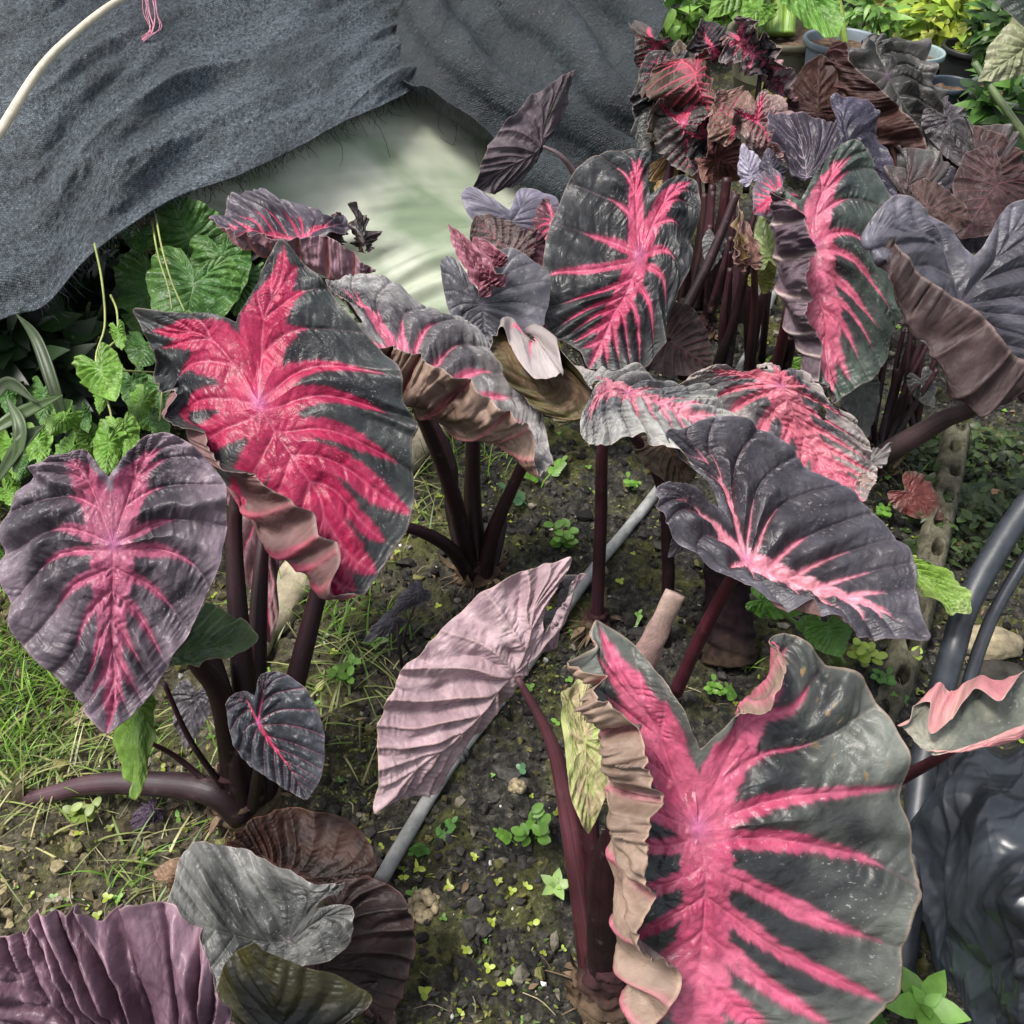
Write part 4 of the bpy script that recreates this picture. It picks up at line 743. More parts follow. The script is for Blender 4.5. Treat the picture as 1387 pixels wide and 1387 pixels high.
for (x0, y0, x1, y1, D0, D1, r0, c1) in ((868, 235, 885, 130, 2.5, 2.46, .009, (.10, .02, .04)), (900, 262, 920, 170, 2.5, 2.42, .012, (.11, .018, .04)), (922, 250, 925, 200, 2.6, 2.5, .010, (.03, .01, .015)), (960, 262, 945, 110, 2.6, 2.4, .009, MAROON1), (1010, 262, 1030, 100, 2.6, 2.5, .009, MAROON1), (1032, 140, 1040, 100, 2.55, 2.5, .007, MAROON0)):
    stalk(pL, [(x0, y0), ((x0+x1)/2, (y0+y1)/2), (x1, y1)], [D0, (D0+D1)/2, D1], r0, r0*.75, c1=c1)
leaf(pL, auto((900, 215), (920, 235), 40, 30, lob=.5), 2.62, 'lo', 144, label='orange brown old leaf', pw=.001, dark=(.12, .06, .012), edge=(.2, .12, .03), thin=True)
leaf(pL, auto((905, 262), (950, 240), 22, 20, lob=.5), 2.5, 'lo', 145, label='tan yellow old leaf', pw=.001, dark=(.40, .26, .09), edge=(.5, .36, .18), thin=True)
leaf(pL, auto((1035, 145), (1052, 105), 34, 26, lob=.5), 2.62, 'lo', 146, label='yellow olive leaf behind', pw=.001, dark=(.16, .15, .012), edge=(.24, .22, .03), thin=True, veink=0)

# ---- back right: long grey leaf with the rolled red-brown edge
pM = plant(1235, 290, 'back right plant with long quilted grey leaves rolled to red-brown undersides', 2.62)
_, nM1, _ = leaf(pM, dict(N=(1202, 102, 0), T=(1330, 272, -3), M=(1272, 185, 0), S=(1165, 70, 1), LL=(1150, 62, -3), LQ=(1178, 108, -6), L=(1222, 150, -7), L2=(1285, 232, -6), RL=(1190, 50, 5), RQ=(1245, 75, 5), R=(1262, 110, 4), R2=(1318, 195, 2)), 2.34, 'hi', 151, roll=(1, .38, .48, 1),
      label='quilted grey blade with red-brown rolled edge', extra=[((.42, -.35), (1132, 90, -2)), ((.38, -.1), (1150, 138, -3)), ((.38, .15), (1185, 192, -3.5)), ((.32, .45), (1238, 248, -4)), ((.2, .75), (1290, 285, -4)), ((.5, .3), (1250, 190, -7)), ((-.28, .3), (1265, 145, 2))],
      pw=.001, dark=(.026, .025, .023), edge=(.09, .086, .082), edgek=.8, vein=(.2, .19, .18), under=(.024, .010, .009), under2=(.055, .026, .021), bulge=.024, vdepth=.007, ruffle=.012, uveink=.1)
leaf(pM, auto((1108, 150), (1112, 70), 44, 42, lob=.4, under=True, cup=2), 2.5, 'mid', 152, label='red-brown backlit upright leaf', pw=.001, under=(.042, .016, .013), under2=(.07, .028, .022), uvein=(.03, .01, .01), uveink=.6, dark=(.09, .03, .02), thin=True, bulge=.012)
_, q_, _ = leaf(pM, auto((1340, 235), (1300, 165), 30, 50, lob=.6, under=True, cup=2, over=dict(L=(1378, 192, 2), L2=(1345, 170, 2), T=(1305, 160, 2))), 2.24, 'mid', 153, label='red-brown folded blade at right', pw=.001, under=(.03, .014, .013), under2=(.058, .03, .027), uveink=.1, upink=0, dark=(.05, .03, .03))
leaf(pM, auto((1285, 165), (1330, 240), 34, 20, lob=.6, cup=2), 2.3, 'mid', 154, label='pale violet grey lower blade', pw=.001, dark=(.04, .035, .038), edge=(.10, .086, .094), edgek=.9)
leaf(pM, auto((1200, 205), (1240, 185), 26, 34, lob=.6, cup=-2), 2.48, 'lo', 155, label='olive yellow leaf under the grey blade', pw=.001, dark=(.08, .065, .015), edge=(.15, .12, .03), thin=True)
for (x0, y0, x1, y1, D0, D1, r0) in ((1230, 295, 1190, 140, 2.6, 2.38, .010), (1270, 300, 1325, 235, 2.5, 2.28, .008), (1215, 290, 1108, 165, 2.62, 2.52, .007), (1290, 300, 1300, 235, 2.5, 2.35, .012), (1260, 300, 1275, 200, 2.5, 2.4, .010)):
    stalk(pM, [(x0, y0), ((x0+x1)/2, (y0+y1)/2+6), (x1, y1)], [D0, (D0+D1)/2, D1], r0, r0*.7, c1=(.09, .05, .05))
leaf(pM, auto((1350, 250), (1300, 325), 60, 56, lob=.7, cup=2, under=True), 2.12, 'mid', 156, label='dark maroon drooping blade between the grey leaves', pw=.001, under=(.025, .013, .014), under2=(.06, .034, .034), uveink=.15, dark=(.02, .014, .016))
leaf(pM, auto((1265, 270), (1340, 345), 50, 44, lob=.7, cup=2), 2.2, 'mid', 157, label='blackish purple blade low among the stalks', pw=.001, dark=(.02, .016, .021), edge=(.05, .042, .054))
stalk(pM, [(1290, 300), (1320, 262), (1400, 252)], [2.3, 2.2, 2.2], .008, .006, c0=(.1, .07, .065), c1=(.16, .12, .11), label='dry stalk lying across')
# ================================================================== ground
def axis(segs):
    out = []
    for a, b, st in segs: out += list(np.arange(a, b, st))
    return np.array(out+[segs[-1][1]])
gx = axis([(-60, -10, 5), (-10, -3, .5), (-3, -1.3, .03), (-1.3, 1.5, .0065), (1.5, 3, .03), (3, 10, .5), (10, 60, 5)])
gy = axis([(-20, -2, 2), (-2, .2, .1), (.2, 2.2, .0065), (2.2, 3.6, .014), (3.6, 6, .05), (6, 12, .5), (12, 80, 4)])
GX, GY = np.meshgrid(gx, gy, indexing='ij')
gv = np.stack([GX, GY, gz(GX, GY)], -1).reshape(-1, 3)
o = mesh_obj('soil_ground', gv, grid_quads(len(gx), len(gy)), M_SOIL); o['kind'] = 'structure'; o['label'] = 'dark crumbly garden soil with moss'; o['category'] = 'ground'

rs = np.random.RandomState(21)
def scatter(n, f):
    """random ground points inside the view, kept with probability f(px,py)"""
    out = []
    while len(out) < n:
        px, py = rs.uniform(-60, 1450), rs.uniform(330, 1420)
        if rs.rand() < f(px, py)*(gdepth(py)/2.6)**2: out.append((px, py))
    return out
# clods
b = Bag()
ico = []
import bmesh
bm = bmesh.new(); bmesh.ops.create_icosphere(bm, subdivisions=1, radius=1)
iv = np.array([v.co[:] for v in bm.verts]); it = np.array([[v.index for v in f.verts] for f in bm.faces]); bm.free()
for px, py in scatter(17000, lambda x, y: 1):
    p = G(px, py); r = .0018+.0085*rs.rand()**3.0
    if rs.rand() < .012: r = rs.uniform(.012, .02)
    s = rs.rand()*50
    v = iv*(1+1.3*(rs.rand(len(iv), 1)-.5)*.6+.5*(vnoise(iv[:, 0]*1.7+s, iv[:, 1]*1.7+iv[:, 2]*2+s, 3)-.5)[:, None])*r*rs.uniform(.55, 1.3, 3)
    left = np.clip((-p[0]-.25)*2.5, 0, 1)
    k = rs.rand()
    c = np.array((.032, .030, .027))*(1-left)+np.array((.15, .125, .07))*left
    if k > .90: c = np.array((.16, .145, .11))
    elif k > .80: c = np.array((.10, .095, .035))
    elif k > .775: c = np.array((.42, .41, .38)); v = v*.5
    b.add(v+p+np.array([0, 0, r*.25]), None, it, c*rs.uniform(.35, 1.7))
o = b.build('soil_clods', M_CLOD, smooth=False); tag(o, 'loose crumbs and clods of soil over the bed', 'soil', kind='stuff')
# one knobbly lump by the end of the pipe
for (px, py, r, lb) in ((575, 1232, .026, 'knobbly tan clod of earth by the near end of the grey pipe'), (700, 1072, .014, 'small brown clod in the dark soil under the mauve folded leaf')):
    b = Bag(); p = G(px, py)
    for k in range(26):
        q_ = rs.normal(size=3); q_ /= np.linalg.norm(q_); q_[2] = abs(q_[2])*.8
        s = rs.rand()*50; v = iv*(1+.5*(vnoise(iv[:, 0]*1.7+s, iv[:, 1]*1.7+iv[:, 2], 3)-.5))[:, None]*r*rs.uniform(.28, .5)
        b.add(v+p+q_*r*.72, None, it, np.array((.27, .22, .135))*rs.uniform(.75, 1.2))
    o = b.build('earth_clod', M_CLOD); tag(o, lb, 'clod')
# straw, roots, dry bits
b = Bag()
for px, py in scatter(620, lambda x, y: 1 if x < 620 else .6):
    p = G(px, py)+np.array([0, 0, .003]); a = rs.rand()*7; l = rs.uniform(.012, .05)*(1.5 if px < 500 else 1)
    d = np.array([math.cos(a), math.sin(a), 0]); e = np.array([-d[1], d[0], 0])*rs.uniform(-.3, .3)
    c = np.array((.34, .29, .18)) if rs.rand() < .5 else np.array((.15, .11, .07))
    b.tube([p-d*l/2, p+e*l*.6+np.array([0, 0, .006*rs.rand()]), p+d*l/2], [rs.uniform(.0004, .0010)]*2, c*rs.uniform(.6, 1.2), 6, 4)
for px, py in scatter(240, lambda x, y: 1):
    p = G(px, py)+np.array([0, 0, .004]); a = rs.rand()*7
    leaflet(b, p, [math.cos(a), math.sin(a), rs.uniform(-.1, .3)], [rs.normal()*.3, rs.normal()*.3, 1], rs.uniform(.006, .022), rs.uniform(.003, .009), np.array((.22, .15, .09))*rs.uniform(.4, 1.3))
o = b.build('plant_litter', M_DRY); tag(o, 'bits of straw, roots and dead leaf on the soil', 'litter', kind='stuff')
# low moss and seed leaves nobody could count
b = Bag()
def mossy(x, y):
    p = P(x, y, gdepth(y)); m = float(fbm(p[0]*6+4, p[1]*6, 3, 40))
    return max(0, m-.47)*8*(1.4 if x < 560 else .8)
for px, py in scatter(5200, lambda x, y: mossy(x, y)):
    p = G(px, py); a = rs.rand()*7
    c = np.array((.17, .19, .03)) if rs.rand() < .55 else np.array((.07, .12, .025)) if rs.rand() < .7 else np.array((.25, .21, .09))
    leaflet(b, p+np.array([0, 0, rs.uniform(0, .008)]), [math.cos(a), math.sin(a), rs.uniform(.1, 1.2)], [rs.normal()*.4, rs.normal()*.4, 1], rs.uniform(.004, .011), rs.uniform(.002, .005), c*rs.uniform(.6, 1.5))
o = b.build('moss_cover', M_GREEN); tag(o, 'yellow green moss and tiny seed leaves on the soil', 'moss', kind='stuff')
# grass
b = Bag()
def grass_at(px, py, n, spread, h, cols, up=.9):
    p0 = G(px, py)
    for _ in range(n):
        p = p0+np.array([rs.normal()*spread, rs.normal()*spread, 0]); p[2] = gz(p[0], p[1])
        a = rs.rand()*7; c = np.array(cols[rs.randint(len(cols))])*rs.uniform(.7, 1.35)
        blade(b, p, [math.cos(a)*(1-up*rs.uniform(.4, 1)), math.sin(a)*(1-up*rs.uniform(.4, 1)), up], h*rs.uniform(.4, 1.2), rs.uniform(.0016, .0038), c, rs.uniform(.1, .8))
GR = [(.13, .26, .03), (.20, .32, .05), (.09, .19, .03)]; ST = [(.32, .31, .13), (.20, .24, .07), (.13, .20, .04)]
for (px, py, n, sp_, h) in ((40, 700, 120, .06, .10), (15, 780, 140, .05, .10), (10, 1010, 80, .05, .08), (110, 870, 120, .06, .10), (35, 640, 90, .05, .12), (95, 610, 60, .05, .10), (10, 560, 60, .06, .16), (30, 890, 170, .06, .10), (90, 930, 110, .05, .09), (20, 960, 90, .05, .08), (150, 1190, 14, .02, .07), (190, 1165, 12, .012, .09), (560, 600, 60, .05, .13), (590, 560, 50, .05, .14), (620, 640, 30, .05, .10),
                           (470, 830, 40, .04, .10), (455, 860, 26, .03, .10), (535, 870, 12, .03, .10), (400, 790, 40, .05, .11), (700, 620, 24, .04, .09), (1245, 640, 12, .015, .10), (1010, 905, 8, .02, .07), (1245, 655, 4, .01, .16), (60, 1010, 50, .06, .07), (230, 1010, 30, .04, .09)):
    grass_at(px, py, n, sp_, h, GR)
for (px, py, n, sp_, h) in ((120, 985, 120, .08, .09), (220, 1135, 60, .06, .08), (60, 1040, 70, .06, .09), (440, 915, 60, .06, .09), (420, 760, 60, .06, .10), (150, 860, 60, .08, .1), (560, 660, 40, .06, .1), (480, 960, 40, .06, .07)):
    grass_at(px, py, n, sp_, h, ST, .45)
o = b.build('grass', M_GREEN); tag(o, 'thin green grass and straw coloured blades on the soil', 'grass', kind='stuff')
# wild ground cover in the right-hand trench and behind the bed
b = Bag()
for _ in range(900):
    px, py = rs.uniform(1240, 1440), rs.uniform(560, 740)
    p = G(px, py); a = rs.rand()*7
    leaflet(b, p+np.array([0, 0, rs.uniform(.0, .06)]), [math.cos(a), math.sin(a), rs.uniform(-.3, .5)], [rs.normal()*.5, rs.normal()*.5-.3, 1], rs.uniform(.015, .035), rs.uniform(.008, .02), np.array((.045, .075, .02))*rs.uniform(.4, 1.6))
for _ in range(700):
    px, py = rs.uniform(150, 520), rs.uniform(430, 600)
    p = G(px, py); a = rs.rand()*7
    leaflet(b, p+np.array([0, 0, rs.uniform(.0, .10)]), [math.cos(a), math.sin(a), rs.uniform(-.3, .5)], [rs.normal()*.5, rs.normal()*.5-.3, 1], rs.uniform(.02, .05), rs.uniform(.012, .03), np.array((.035, .075, .018))*rs.uniform(.4, 1.5))
o = b.build('ground_cover', M_GREEN); tag(o, 'dark low leafy growth in the trench and under the net', 'ground cover', kind='stuff')

# ================================================================== little weeds
WG = 'seedlings in the soil'
def weed(px, py, kind, size, col, label, nm='weed_seedling'):
    b = Bag(); p = G(px, py); r_ = np.random.RandomState(int(px*7+py))
    c = np.array(col)
    def L(pos, d, nrm, ln, wd, shape=0): leaflet(b, pos, d, nrm, ln, wd, c*r_.uniform(.75, 1.25), .15, .15, shape)
    if kind == 'rosette':
        n = 5; a0 = r_.rand()*6
        b.tube([p, p+np.array([0, 0, size*.4])], [size*.03]*2, c*.8, 4, 5)
        for k in range(n):
            a = a0+k*2*np.pi/n; L(p+np.array([0, 0, size*.4]), [math.cos(a), math.sin(a), .35], [0, -.3, 1], size*.62, size*.36)
        for k in range(3):
            a = a0+k*2; L(p+np.array([0, 0, size*.43]), [math.cos(a), math.sin(a), .8], [0, -.3, 1], size*.3, size*.18)
    elif kind == 'sprout':
        a0 = r_.rand()*6; q_ = p+np.array([0, 0, size*.6]); b.tube([p, q_], [size*.04]*2, c*.8, 4, 5)
        n_ = r_.randint(2, 5)
        for k in range(n_):
            a = a0+k*6.28/n_+r_.normal()*.25; L(q_, [math.cos(a), math.sin(a), r_.uniform(.1, .6)], [r_.normal()*.3, -.3, 1], size*r_.uniform(.4, .66), size*r_.uniform(.3, .5), r_.randint(0, 3))
    elif kind == 'pinnate':
        for s_ in range(2 if size > .04 else 1):
            a = r_.uniform(.3, 2.8)+s_*1.7; d = np.array([math.cos(a), math.sin(a)*.8, .75]); d /= np.linalg.norm(d)
            sd = np.cross(d, [0, 0, 1.0]); sd /= np.linalg.norm(sd); up = np.cross(sd, d)
            b.tube([p, p+d*size*.5, p+d*size+np.array([0, 0, -size*.15])], [size*.02, size*.012], c*.8, 8, 5)
            for k in range(6):
                q_ = p+d*size*(.35+.11*k)+np.array([0, 0, -size*.15*(k/6)**2])
                for s in (1, -1): L(q_, sd*s+d*.45, up, size*.3*(1-.05*k), size*.17, 2)
            L(p+d*size*1.0+np.array([0, 0, -size*.12]), d, up, size*.25, size*.16, 2)
    elif kind == 'bushy':
        for s_ in range(4):
            a = s_*1.6+r_.rand(); d = np.array([math.cos(a)*.5, math.sin(a)*.5, 1]); q_ = p+d*size*r_.uniform(.5, .9); b.tube([p, q_], [size*.03, size*.02], c*.8, 5, 5)
            for k in range(4):
                a2 = r_.rand()*6; L(q_-d*size*.12*k, [math.cos(a2), math.sin(a2), .4], [0, -.35, 1], size*.4, size*.27, 2)
    o = b.build(nm, M_GREEN); tag(o, label, 'seedling', WG); return o
YG = (.34, .42, .045); LG = (.16, .33, .05); MG = (.09, .22, .045); BG = (.10, .22, .10)
W = [(752, 1212, 'rosette', .040, (.28, .42, .13), 'pale green star-shaped weed with pointed leaves below the biggest bushy weed'),
     (722, 1140, 'bushy', .048, LG, 'biggest bushy green weed in the open soil beside the maroon stalks'),
     (700, 1148, 'pinnate', .036, LG, 'feathery weed touching the left of the biggest bushy weed'),
     (585, 1142, 'pinnate', .046, MG, 'feathery bluish green weed right against the near part of the grey pipe'),
     (706, 1048, 'sprout', .022, BG, 'tiny pale green weed alone under the stalk of the mauve folded leaf'),
     (566, 1182, 'sprout', .020, YG, 'yellow sprout pair nearest the cut end of the grey pipe'),
     (547, 1195, 'sprout', .017, YG, 'yellow sprout touching the knobbly tan clod'),
     (608, 1204, 'sprout', .015, YG, 'yellow sprout right of the knobbly clod'),
     (648, 1225, 'sprout', .014, YG, 'tiny yellow sprout left of the star-shaped weed, lower of two'),
     (668, 1257, 'sprout', .015, YG, 'yellow sprout standing left of the yellow sprout below the star-shaped weed'),
     (722, 1256, 'sprout', .018, YG, 'yellow sprout directly below the star-shaped weed'),
     (633, 1295, 'sprout', .015, YG, 'lone yellow sprout in dark soil between the clod and the bottom edge'),
     (686, 1338, 'sprout', .020, YG, 'largest yellow sprout near the bottom edge'),
     (575, 1348, 'sprout', .020, YG, 'yellow sprout beside the shrivelled brown leaf at the bottom'),
     (625, 1375, 'sprout', .014, YG, 'yellow sprout at the very bottom edge of the picture'),
     (675, 1200, 'sprout', .013, YG, 'tiny yellow sprout left of the star-shaped weed, upper of two'),
     (762, 738, 'bushy', .055, LG, 'leafy weed between the centre-left clump and the thin upright stalk'),
     (720, 690, 'pinnate', .07, BG, 'bluish feathery weed behind the leafy weed at the centre'),
     (738, 655, 'pinnate', .06, LG, 'feathery weed just below the tip of the long rolled leaf'),
     (855, 668, 'bushy', .035, LG, 'small weed beside the far end of the grey pipe'),
     (792, 785, 'sprout', .026, LG, 'small green sprout at the edge of the grey pipe by the mauve leaf tip'),
     (850, 848, 'pinnate', .040, LG, 'feathery weed above the rolled pinkish young leaf'),
     (968, 935, 'bushy', .032, LG, 'low weed left of two between the lobes of the biggest leaf'),
     (998, 955, 'pinnate', .036, LG, 'feathery weed in the notch of the biggest leaf'),
     (510, 878, 'rosette', .040, (.2, .34, .09), 'round-leaved weed under the small grey offset leaves'),
     (470, 925, 'bushy', .045, LG, 'leafy weed right of the left clump in the shade'),
     (120, 1110, 'bushy', .045, (.2, .27, .05), 'yellowish weed beside the fallen maroon stalk'),
     (242, 1108, 'sprout', .020, LG, 'small green sprout under the fallen maroon stalk'),
     (1200, 690, 'bushy', .036, LG, 'weed on the bare soil right of the drooping dark leaf'),
     (1270, 640, 'pinnate', .05, LG, 'feathery weed above the fallen red leaf'),
     (1165, 905, 'bushy', .05, (.26, .36, .05), 'yellow green weed beside the shoulder of the biggest leaf'),
     (1190, 930, 'bushy', .035, MG, 'darker weed between the mossy block and the biggest leaf'),
     (1240, 888, 'sprout', .040, (.30, .42, .05), 'bright lime weed with two broad leaves under the drooping dark tip'),
     (1222, 948, 'sprout', .022, MG, 'small weed growing in a hole of the mossy block'),
     (1240, 1378, 'rosette', .085, (.16, .33, .06), 'light green broad-leaved weed in the bottom right corner'),
     (1205, 1385, 'pinnate', .06, MG, 'ferny weed in the bottom right corner beside the broad-leaved one')]
for w in W: weed(*w)
# scattered minute sprouts too many to place
b = Bag()
for px, py in scatter(620, lambda x, y: 1):
    p = G(px, py)+np.array([0, 0, .004]); a = rs.rand()*6; c = np.array(YG if rs.rand() < .5 else LG)*rs.uniform(.6, 1.2); s = rs.uniform(.004, .010)
    for k in range(rs.randint(2, 5)): leaflet(b, p, [math.cos(a+k*2.2), math.sin(a+k*2.2), .3], [0, -.2, 1], s, s*.75, c, .1, .1, 2)
o = b.build('tiny_sprouts', M_GREEN); tag(o, 'minute sprouts dotted all over the soil', 'sprouts', kind='stuff')

# ================================================================== draped shade net
def sheet(name, rows, nu, nv, mat, amp, fn, thick=.002, uvs=1.0, parent=None, edge=None):
    """a cloth through a grid of points; fn(u,v) adds folds along the normal"""
    C = np.array([[np.array(p[1:]) if p[0] == 'w' else P(*p) for p in row] for row in rows])
    A = np.stack([crom(C[:, k], nv) for k in range(C.shape[1])], 1)          # nv, k, 3
    S = np.stack([crom(A[j], nu) for j in range(nv)], 0)                      # nv, nu, 3
    du = np.linalg.norm(np.diff(S, axis=1), axis=-1); dv = np.linalg.norm(np.diff(S, axis=0), axis=-1)
    U = np.concatenate([np.zeros((nv, 1)), np.cumsum(du, 1)], 1); Vv = np.concatenate([np.zeros((1, nu)), np.cumsum(dv, 0)], 0)
    def nrm(S):
        n = np.cross(np.gradient(S, axis=1), np.gradient(S, axis=0)); return n/(np.linalg.norm(n, axis=-1)[..., None]+1e-12)
    N = nrm(S)
    if N[nv//2, nu//2, 1] > 0: N = -N
    S = S+N*(fn(U, Vv)*amp)[..., None]
    if edge is not None: S = S+edge(U, Vv, S)
    N = nrm(S); nV = nu*nv
    uv = np.stack([U, Vv, U*0], -1).reshape(-1, 3)*uvs
    q1 = grid_quads(nv, nu); q2 = q1[:, ::-1]+nV
    V = np.vstack([(S+N*thick/2).reshape(-1, 3), (S-N*thick/2).reshape(-1, 3)])
    b0 = np.concatenate([np.arange(nu), np.arange(1, nv)*nu+nu-1, (nv-1)*nu+np.arange(nu-2, -1, -1), np.arange(nv-2, 0, -1)*nu])
    b1 = np.roll(b0, -1); q3 = np.stack([b0, b1, b1+nV, b0+nV], -1)
    return mesh_obj(name, V, np.vstack([q1, q2, q3]), mat, parent, uv=np.vstack([uv, uv])), S
def folds(seed, fx, fy, ang):
    ca, sa = math.cos(ang), math.sin(ang)
    def f(U, V):
        a, c = U*ca+V*sa, -U*sa+V*ca
        w = fbm(a*fx+.6*fbm(a*2, c*2, 2, seed+5), c*fy, 3, seed)
        return (np.abs(w-.5)*-2.6+.5)+.45*(fbm(a*fx*3.2, c*fy*3, 3, seed+2)-.5)+.09*(fbm(U*45, V*45, 2, seed+7)-.5)
    return f
def crease(seed):
    def f(U, V):
        w = 0
        for k, (a, fr, am) in enumerate(((.9, 9, 1.0), (1.5, 15, .55), (2.4, 26, .26), (.7, 44, .12), (1.9, 70, .04))):
            for j in range(2):
                a_ = a+j*.9+k*.37
                x = (U+.05*(vnoise(U*5, V*5, seed+k+j)-.5))*math.cos(a_)+(V+.05*(vnoise(U*6, V*4, seed+9+k)-.5))*math.sin(a_)
                msk = sstep(.3, .65, vnoise(U*fr*.7+3, V*fr*.7, seed+k*3+j))
                ph_ = x*fr*.75+.8*vnoise(U*2.2, V*2.2, seed+30+k+j)
                w = w+am*msk*(1-4*np.abs((ph_ % 1)-.5))*.5
        return w
    return f
M_NET = mat_net('shade_cloth_knit', .0085, .0046, .35)
M_NET2 = mat_net('shade_cloth_weave', .0085, .0050, -.1, (.085, .115, .13))
netL = thing('shade_net', 'blue-black knitted shade net draped over the left side, frayed along its lower edge', 'shade net', P(250, 150, 2.3))
rows = [[(-420, 600, 1.40), (-180, 520, 1.56), (0, 434, 1.72), (60, 415, 1.78), (108, 362, 1.86), (160, 318, 1.95), (235, 274, 2.08), (325, 243, 2.2), (430, 190, 2.38), (510, 148, 2.52), (580, 112, 2.74)],
        [(-420, 480, 1.44), (-180, 400, 1.62), (-10, 340, 1.78), (52, 325, 1.84), (105, 280, 1.92), (160, 235, 2.01), (235, 195, 2.14), (325, 165, 2.27), (430, 125, 2.44), (505, 95, 2.58), (585, 80, 2.80)],
        [(-420, 300, 1.60), (-180, 240, 1.74), (-10, 190, 1.90), (52, 170, 1.96), (105, 135, 2.05), (165, 105, 2.15), (245, 75, 2.28), (335, 55, 2.42), (435, 35, 2.58), (505, 25, 2.72), (590, 30, 2.88)],
        [(-420, 60, 1.85), (-180, 20, 1.95), (-10, -20, 2.10), (60, -40, 2.18), (120, -60, 2.28), (190, -70, 2.38), (270, -80, 2.5), (360, -90, 2.62), (450, -95, 2.76), (515, -95, 2.85), (590, -90, 2.98)],
        [('w', -1.7, 2.3, .86), ('w', -1.3, 2.45, .86), ('w', -1.05, 2.6, .86), ('w', -.9, 2.7, .86), ('w', -.8, 2.8, .86), ('w', -.68, 2.9, .86), ('w', -.56, 3.0, .86), ('w', -.44, 3.1, .86), ('w', -.34, 3.2, .86), ('w', -.27, 3.25, .86), ('w', -.25, 3.3, .86)],
        [('w', -1.9, 2.9, .02), ('w', -1.5, 3.0, .02), ('w', -1.2, 3.1, .02), ('w', -1.0, 3.2, .02), ('w', -.85, 3.3, .02), ('w', -.7, 3.35, .02), ('w', -.55, 3.4, .02), ('w', -.42, 3.45, .02), ('w', -.3, 3.5, .02), ('w', -.25, 3.5, .02), ('w', -.2, 3.5, .02)]]  # unseen back of the net, brought down to keep the hollow dark
_, SL = sheet('net_cloth', rows, 420, 300, M_NET, .038, folds(3, 1.6, 5.0, .15), parent=netL)
_f2 = folds(11, 3.0, 1.2, .5)
def drape(U, V):
    c = U*.86-V*.42+.10*(fbm(U*2.5, V*2.5, 2, 70)-.5)
    g = np.sin(c*2*np.pi/.27); g = np.sign(g)*np.abs(g)**.7
    return .62*g*(.5+vnoise(U*2+3, V*1.3, 71))+.5*_f2(U, V)
netR = thing('shade_net', 'darker grey shade net hanging behind the upper plants in long steep folds', 'shade net', P(730, 150, 2.7))
rows = [[(535, -200, 2.95), (620, -200, 3.05), (690, -200, 3.1), (760, -200, 3.2), (830, -200, 3.25), (905, -200, 3.3)],
        [(540, -20, 2.74), (615, -20, 2.84), (690, -20, 2.9), (760, -20, 2.98), (830, -20, 3.04), (905, -15, 3.08)],
        [(556, 112, 2.60), (620, 105, 2.70), (690, 110, 2.76), (755, 115, 2.80), (815, 120, 2.86), (866, 115, 2.92)],
        [(655, 205, 2.62), (690, 205, 2.66), (735, 205, 2.69), (780, 205, 2.72), (825, 205, 2.76), (868, 205, 2.8)],
        [(735, 285, 2.60), (765, 287, 2.60), (795, 290, 2.62), (825, 290, 2.64), (850, 290, 2.67), (872, 290, 2.7)],
        [(770, 355, 2.60), (790, 360, 2.58), (815, 362, 2.58), (838, 362, 2.58), (856, 360, 2.6), (875, 360, 2.6)]]
_, SR = sheet('net_cloth', rows, 260, 300, M_NET2, .09, drape, parent=netR)
# frayed hems: fine threads along the cut edges
rn_ = np.random.RandomState(5)
def fray(parent, E, n, lmax, i0, i1, dn):
    b = Bag()
    for _ in range(n):
        k = rn_.randint(i0, i1); p = E[k]; l = lmax*rn_.rand()**3+.008
        a = np.array([rn_.normal()*.35, rn_.normal()*.3, -1])*l+np.array(dn)*l
        b.tube([p, p+a*.5+rn_.normal(size=3)*l*.12, p+a+rn_.normal(size=3)*l*.2], [.0007, .0004], (.015, .02, .022), 6, 4)
    return b.build('frayed_hem', M_DRY, parent)
fray(netL, SL[0], 420, .035, 120, 415, (.2, -.1, 0)); fray(netL, SL[0], 22, .16, 240, 419, (.1, 0, 0))
fray(netR, SR[:, 0], 260, .03, 90, 290, (-.3, -.1, -.2)); fray(netR, SR[:, 0], 14, .16, 140, 200, (-.1, 0, 0))
# pale plastic film under the nets
M_FILM = mat_plastic('milky_film', (.30, .38, .25), (.68, .70, .58), .32, .35)
rows = [[(170, 60, 2.66), (330, 60, 2.72), (470, 40, 2.86), (590, 40, 3.05), (720, 40, 3.15)],
        [(200, 180, 2.34), (330, 165, 2.42), (470, 120, 2.60), (590, 100, 2.86), (720, 120, 2.98)],
        [(225, 255, 2.24), (335, 240, 2.32), (470, 190, 2.50), (590, 180, 2.72), (720, 190, 2.86)],
        [(255, 290, 2.26), (350, 296, 2.34), (470, 285, 2.46), (590, 285, 2.60), (720, 285, 2.72)],
        [(290, 318, 2.30), (375, 325, 2.36), (480, 322, 2.42), (590, 322, 2.52), (720, 322, 2.60)],
        [(330, 352, 2.36), (400, 362, 2.38), (485, 362, 2.44), (590, 362, 2.48), (720, 360, 2.50)],
        [(380, 420, 2.42), (430, 432, 2.40), (495, 436, 2.40), (590, 436, 2.42), (720, 432, 2.44)]]
_ff = folds(23, 1.0, 8, .03)
def film_folds(U, V):
    c = V+.05*(fbm(U*2.2, V*2, 2, 80)-.5)
    return .6*_ff(U, V)+.45*np.sin(c*2*np.pi/.085+2*vnoise(U*3, V*4, 83))*sstep(.58, .7, V/V.max())*sstep(.35, .7, vnoise(U*4, V*7, 81))
film, SF = sheet('plastic_sheet', rows, 220, 200, M_FILM, .020, film_folds, thick=.0015)
tag(film, 'milky green-white plastic sheet showing between the two nets, folded at its foot', 'plastic sheet')

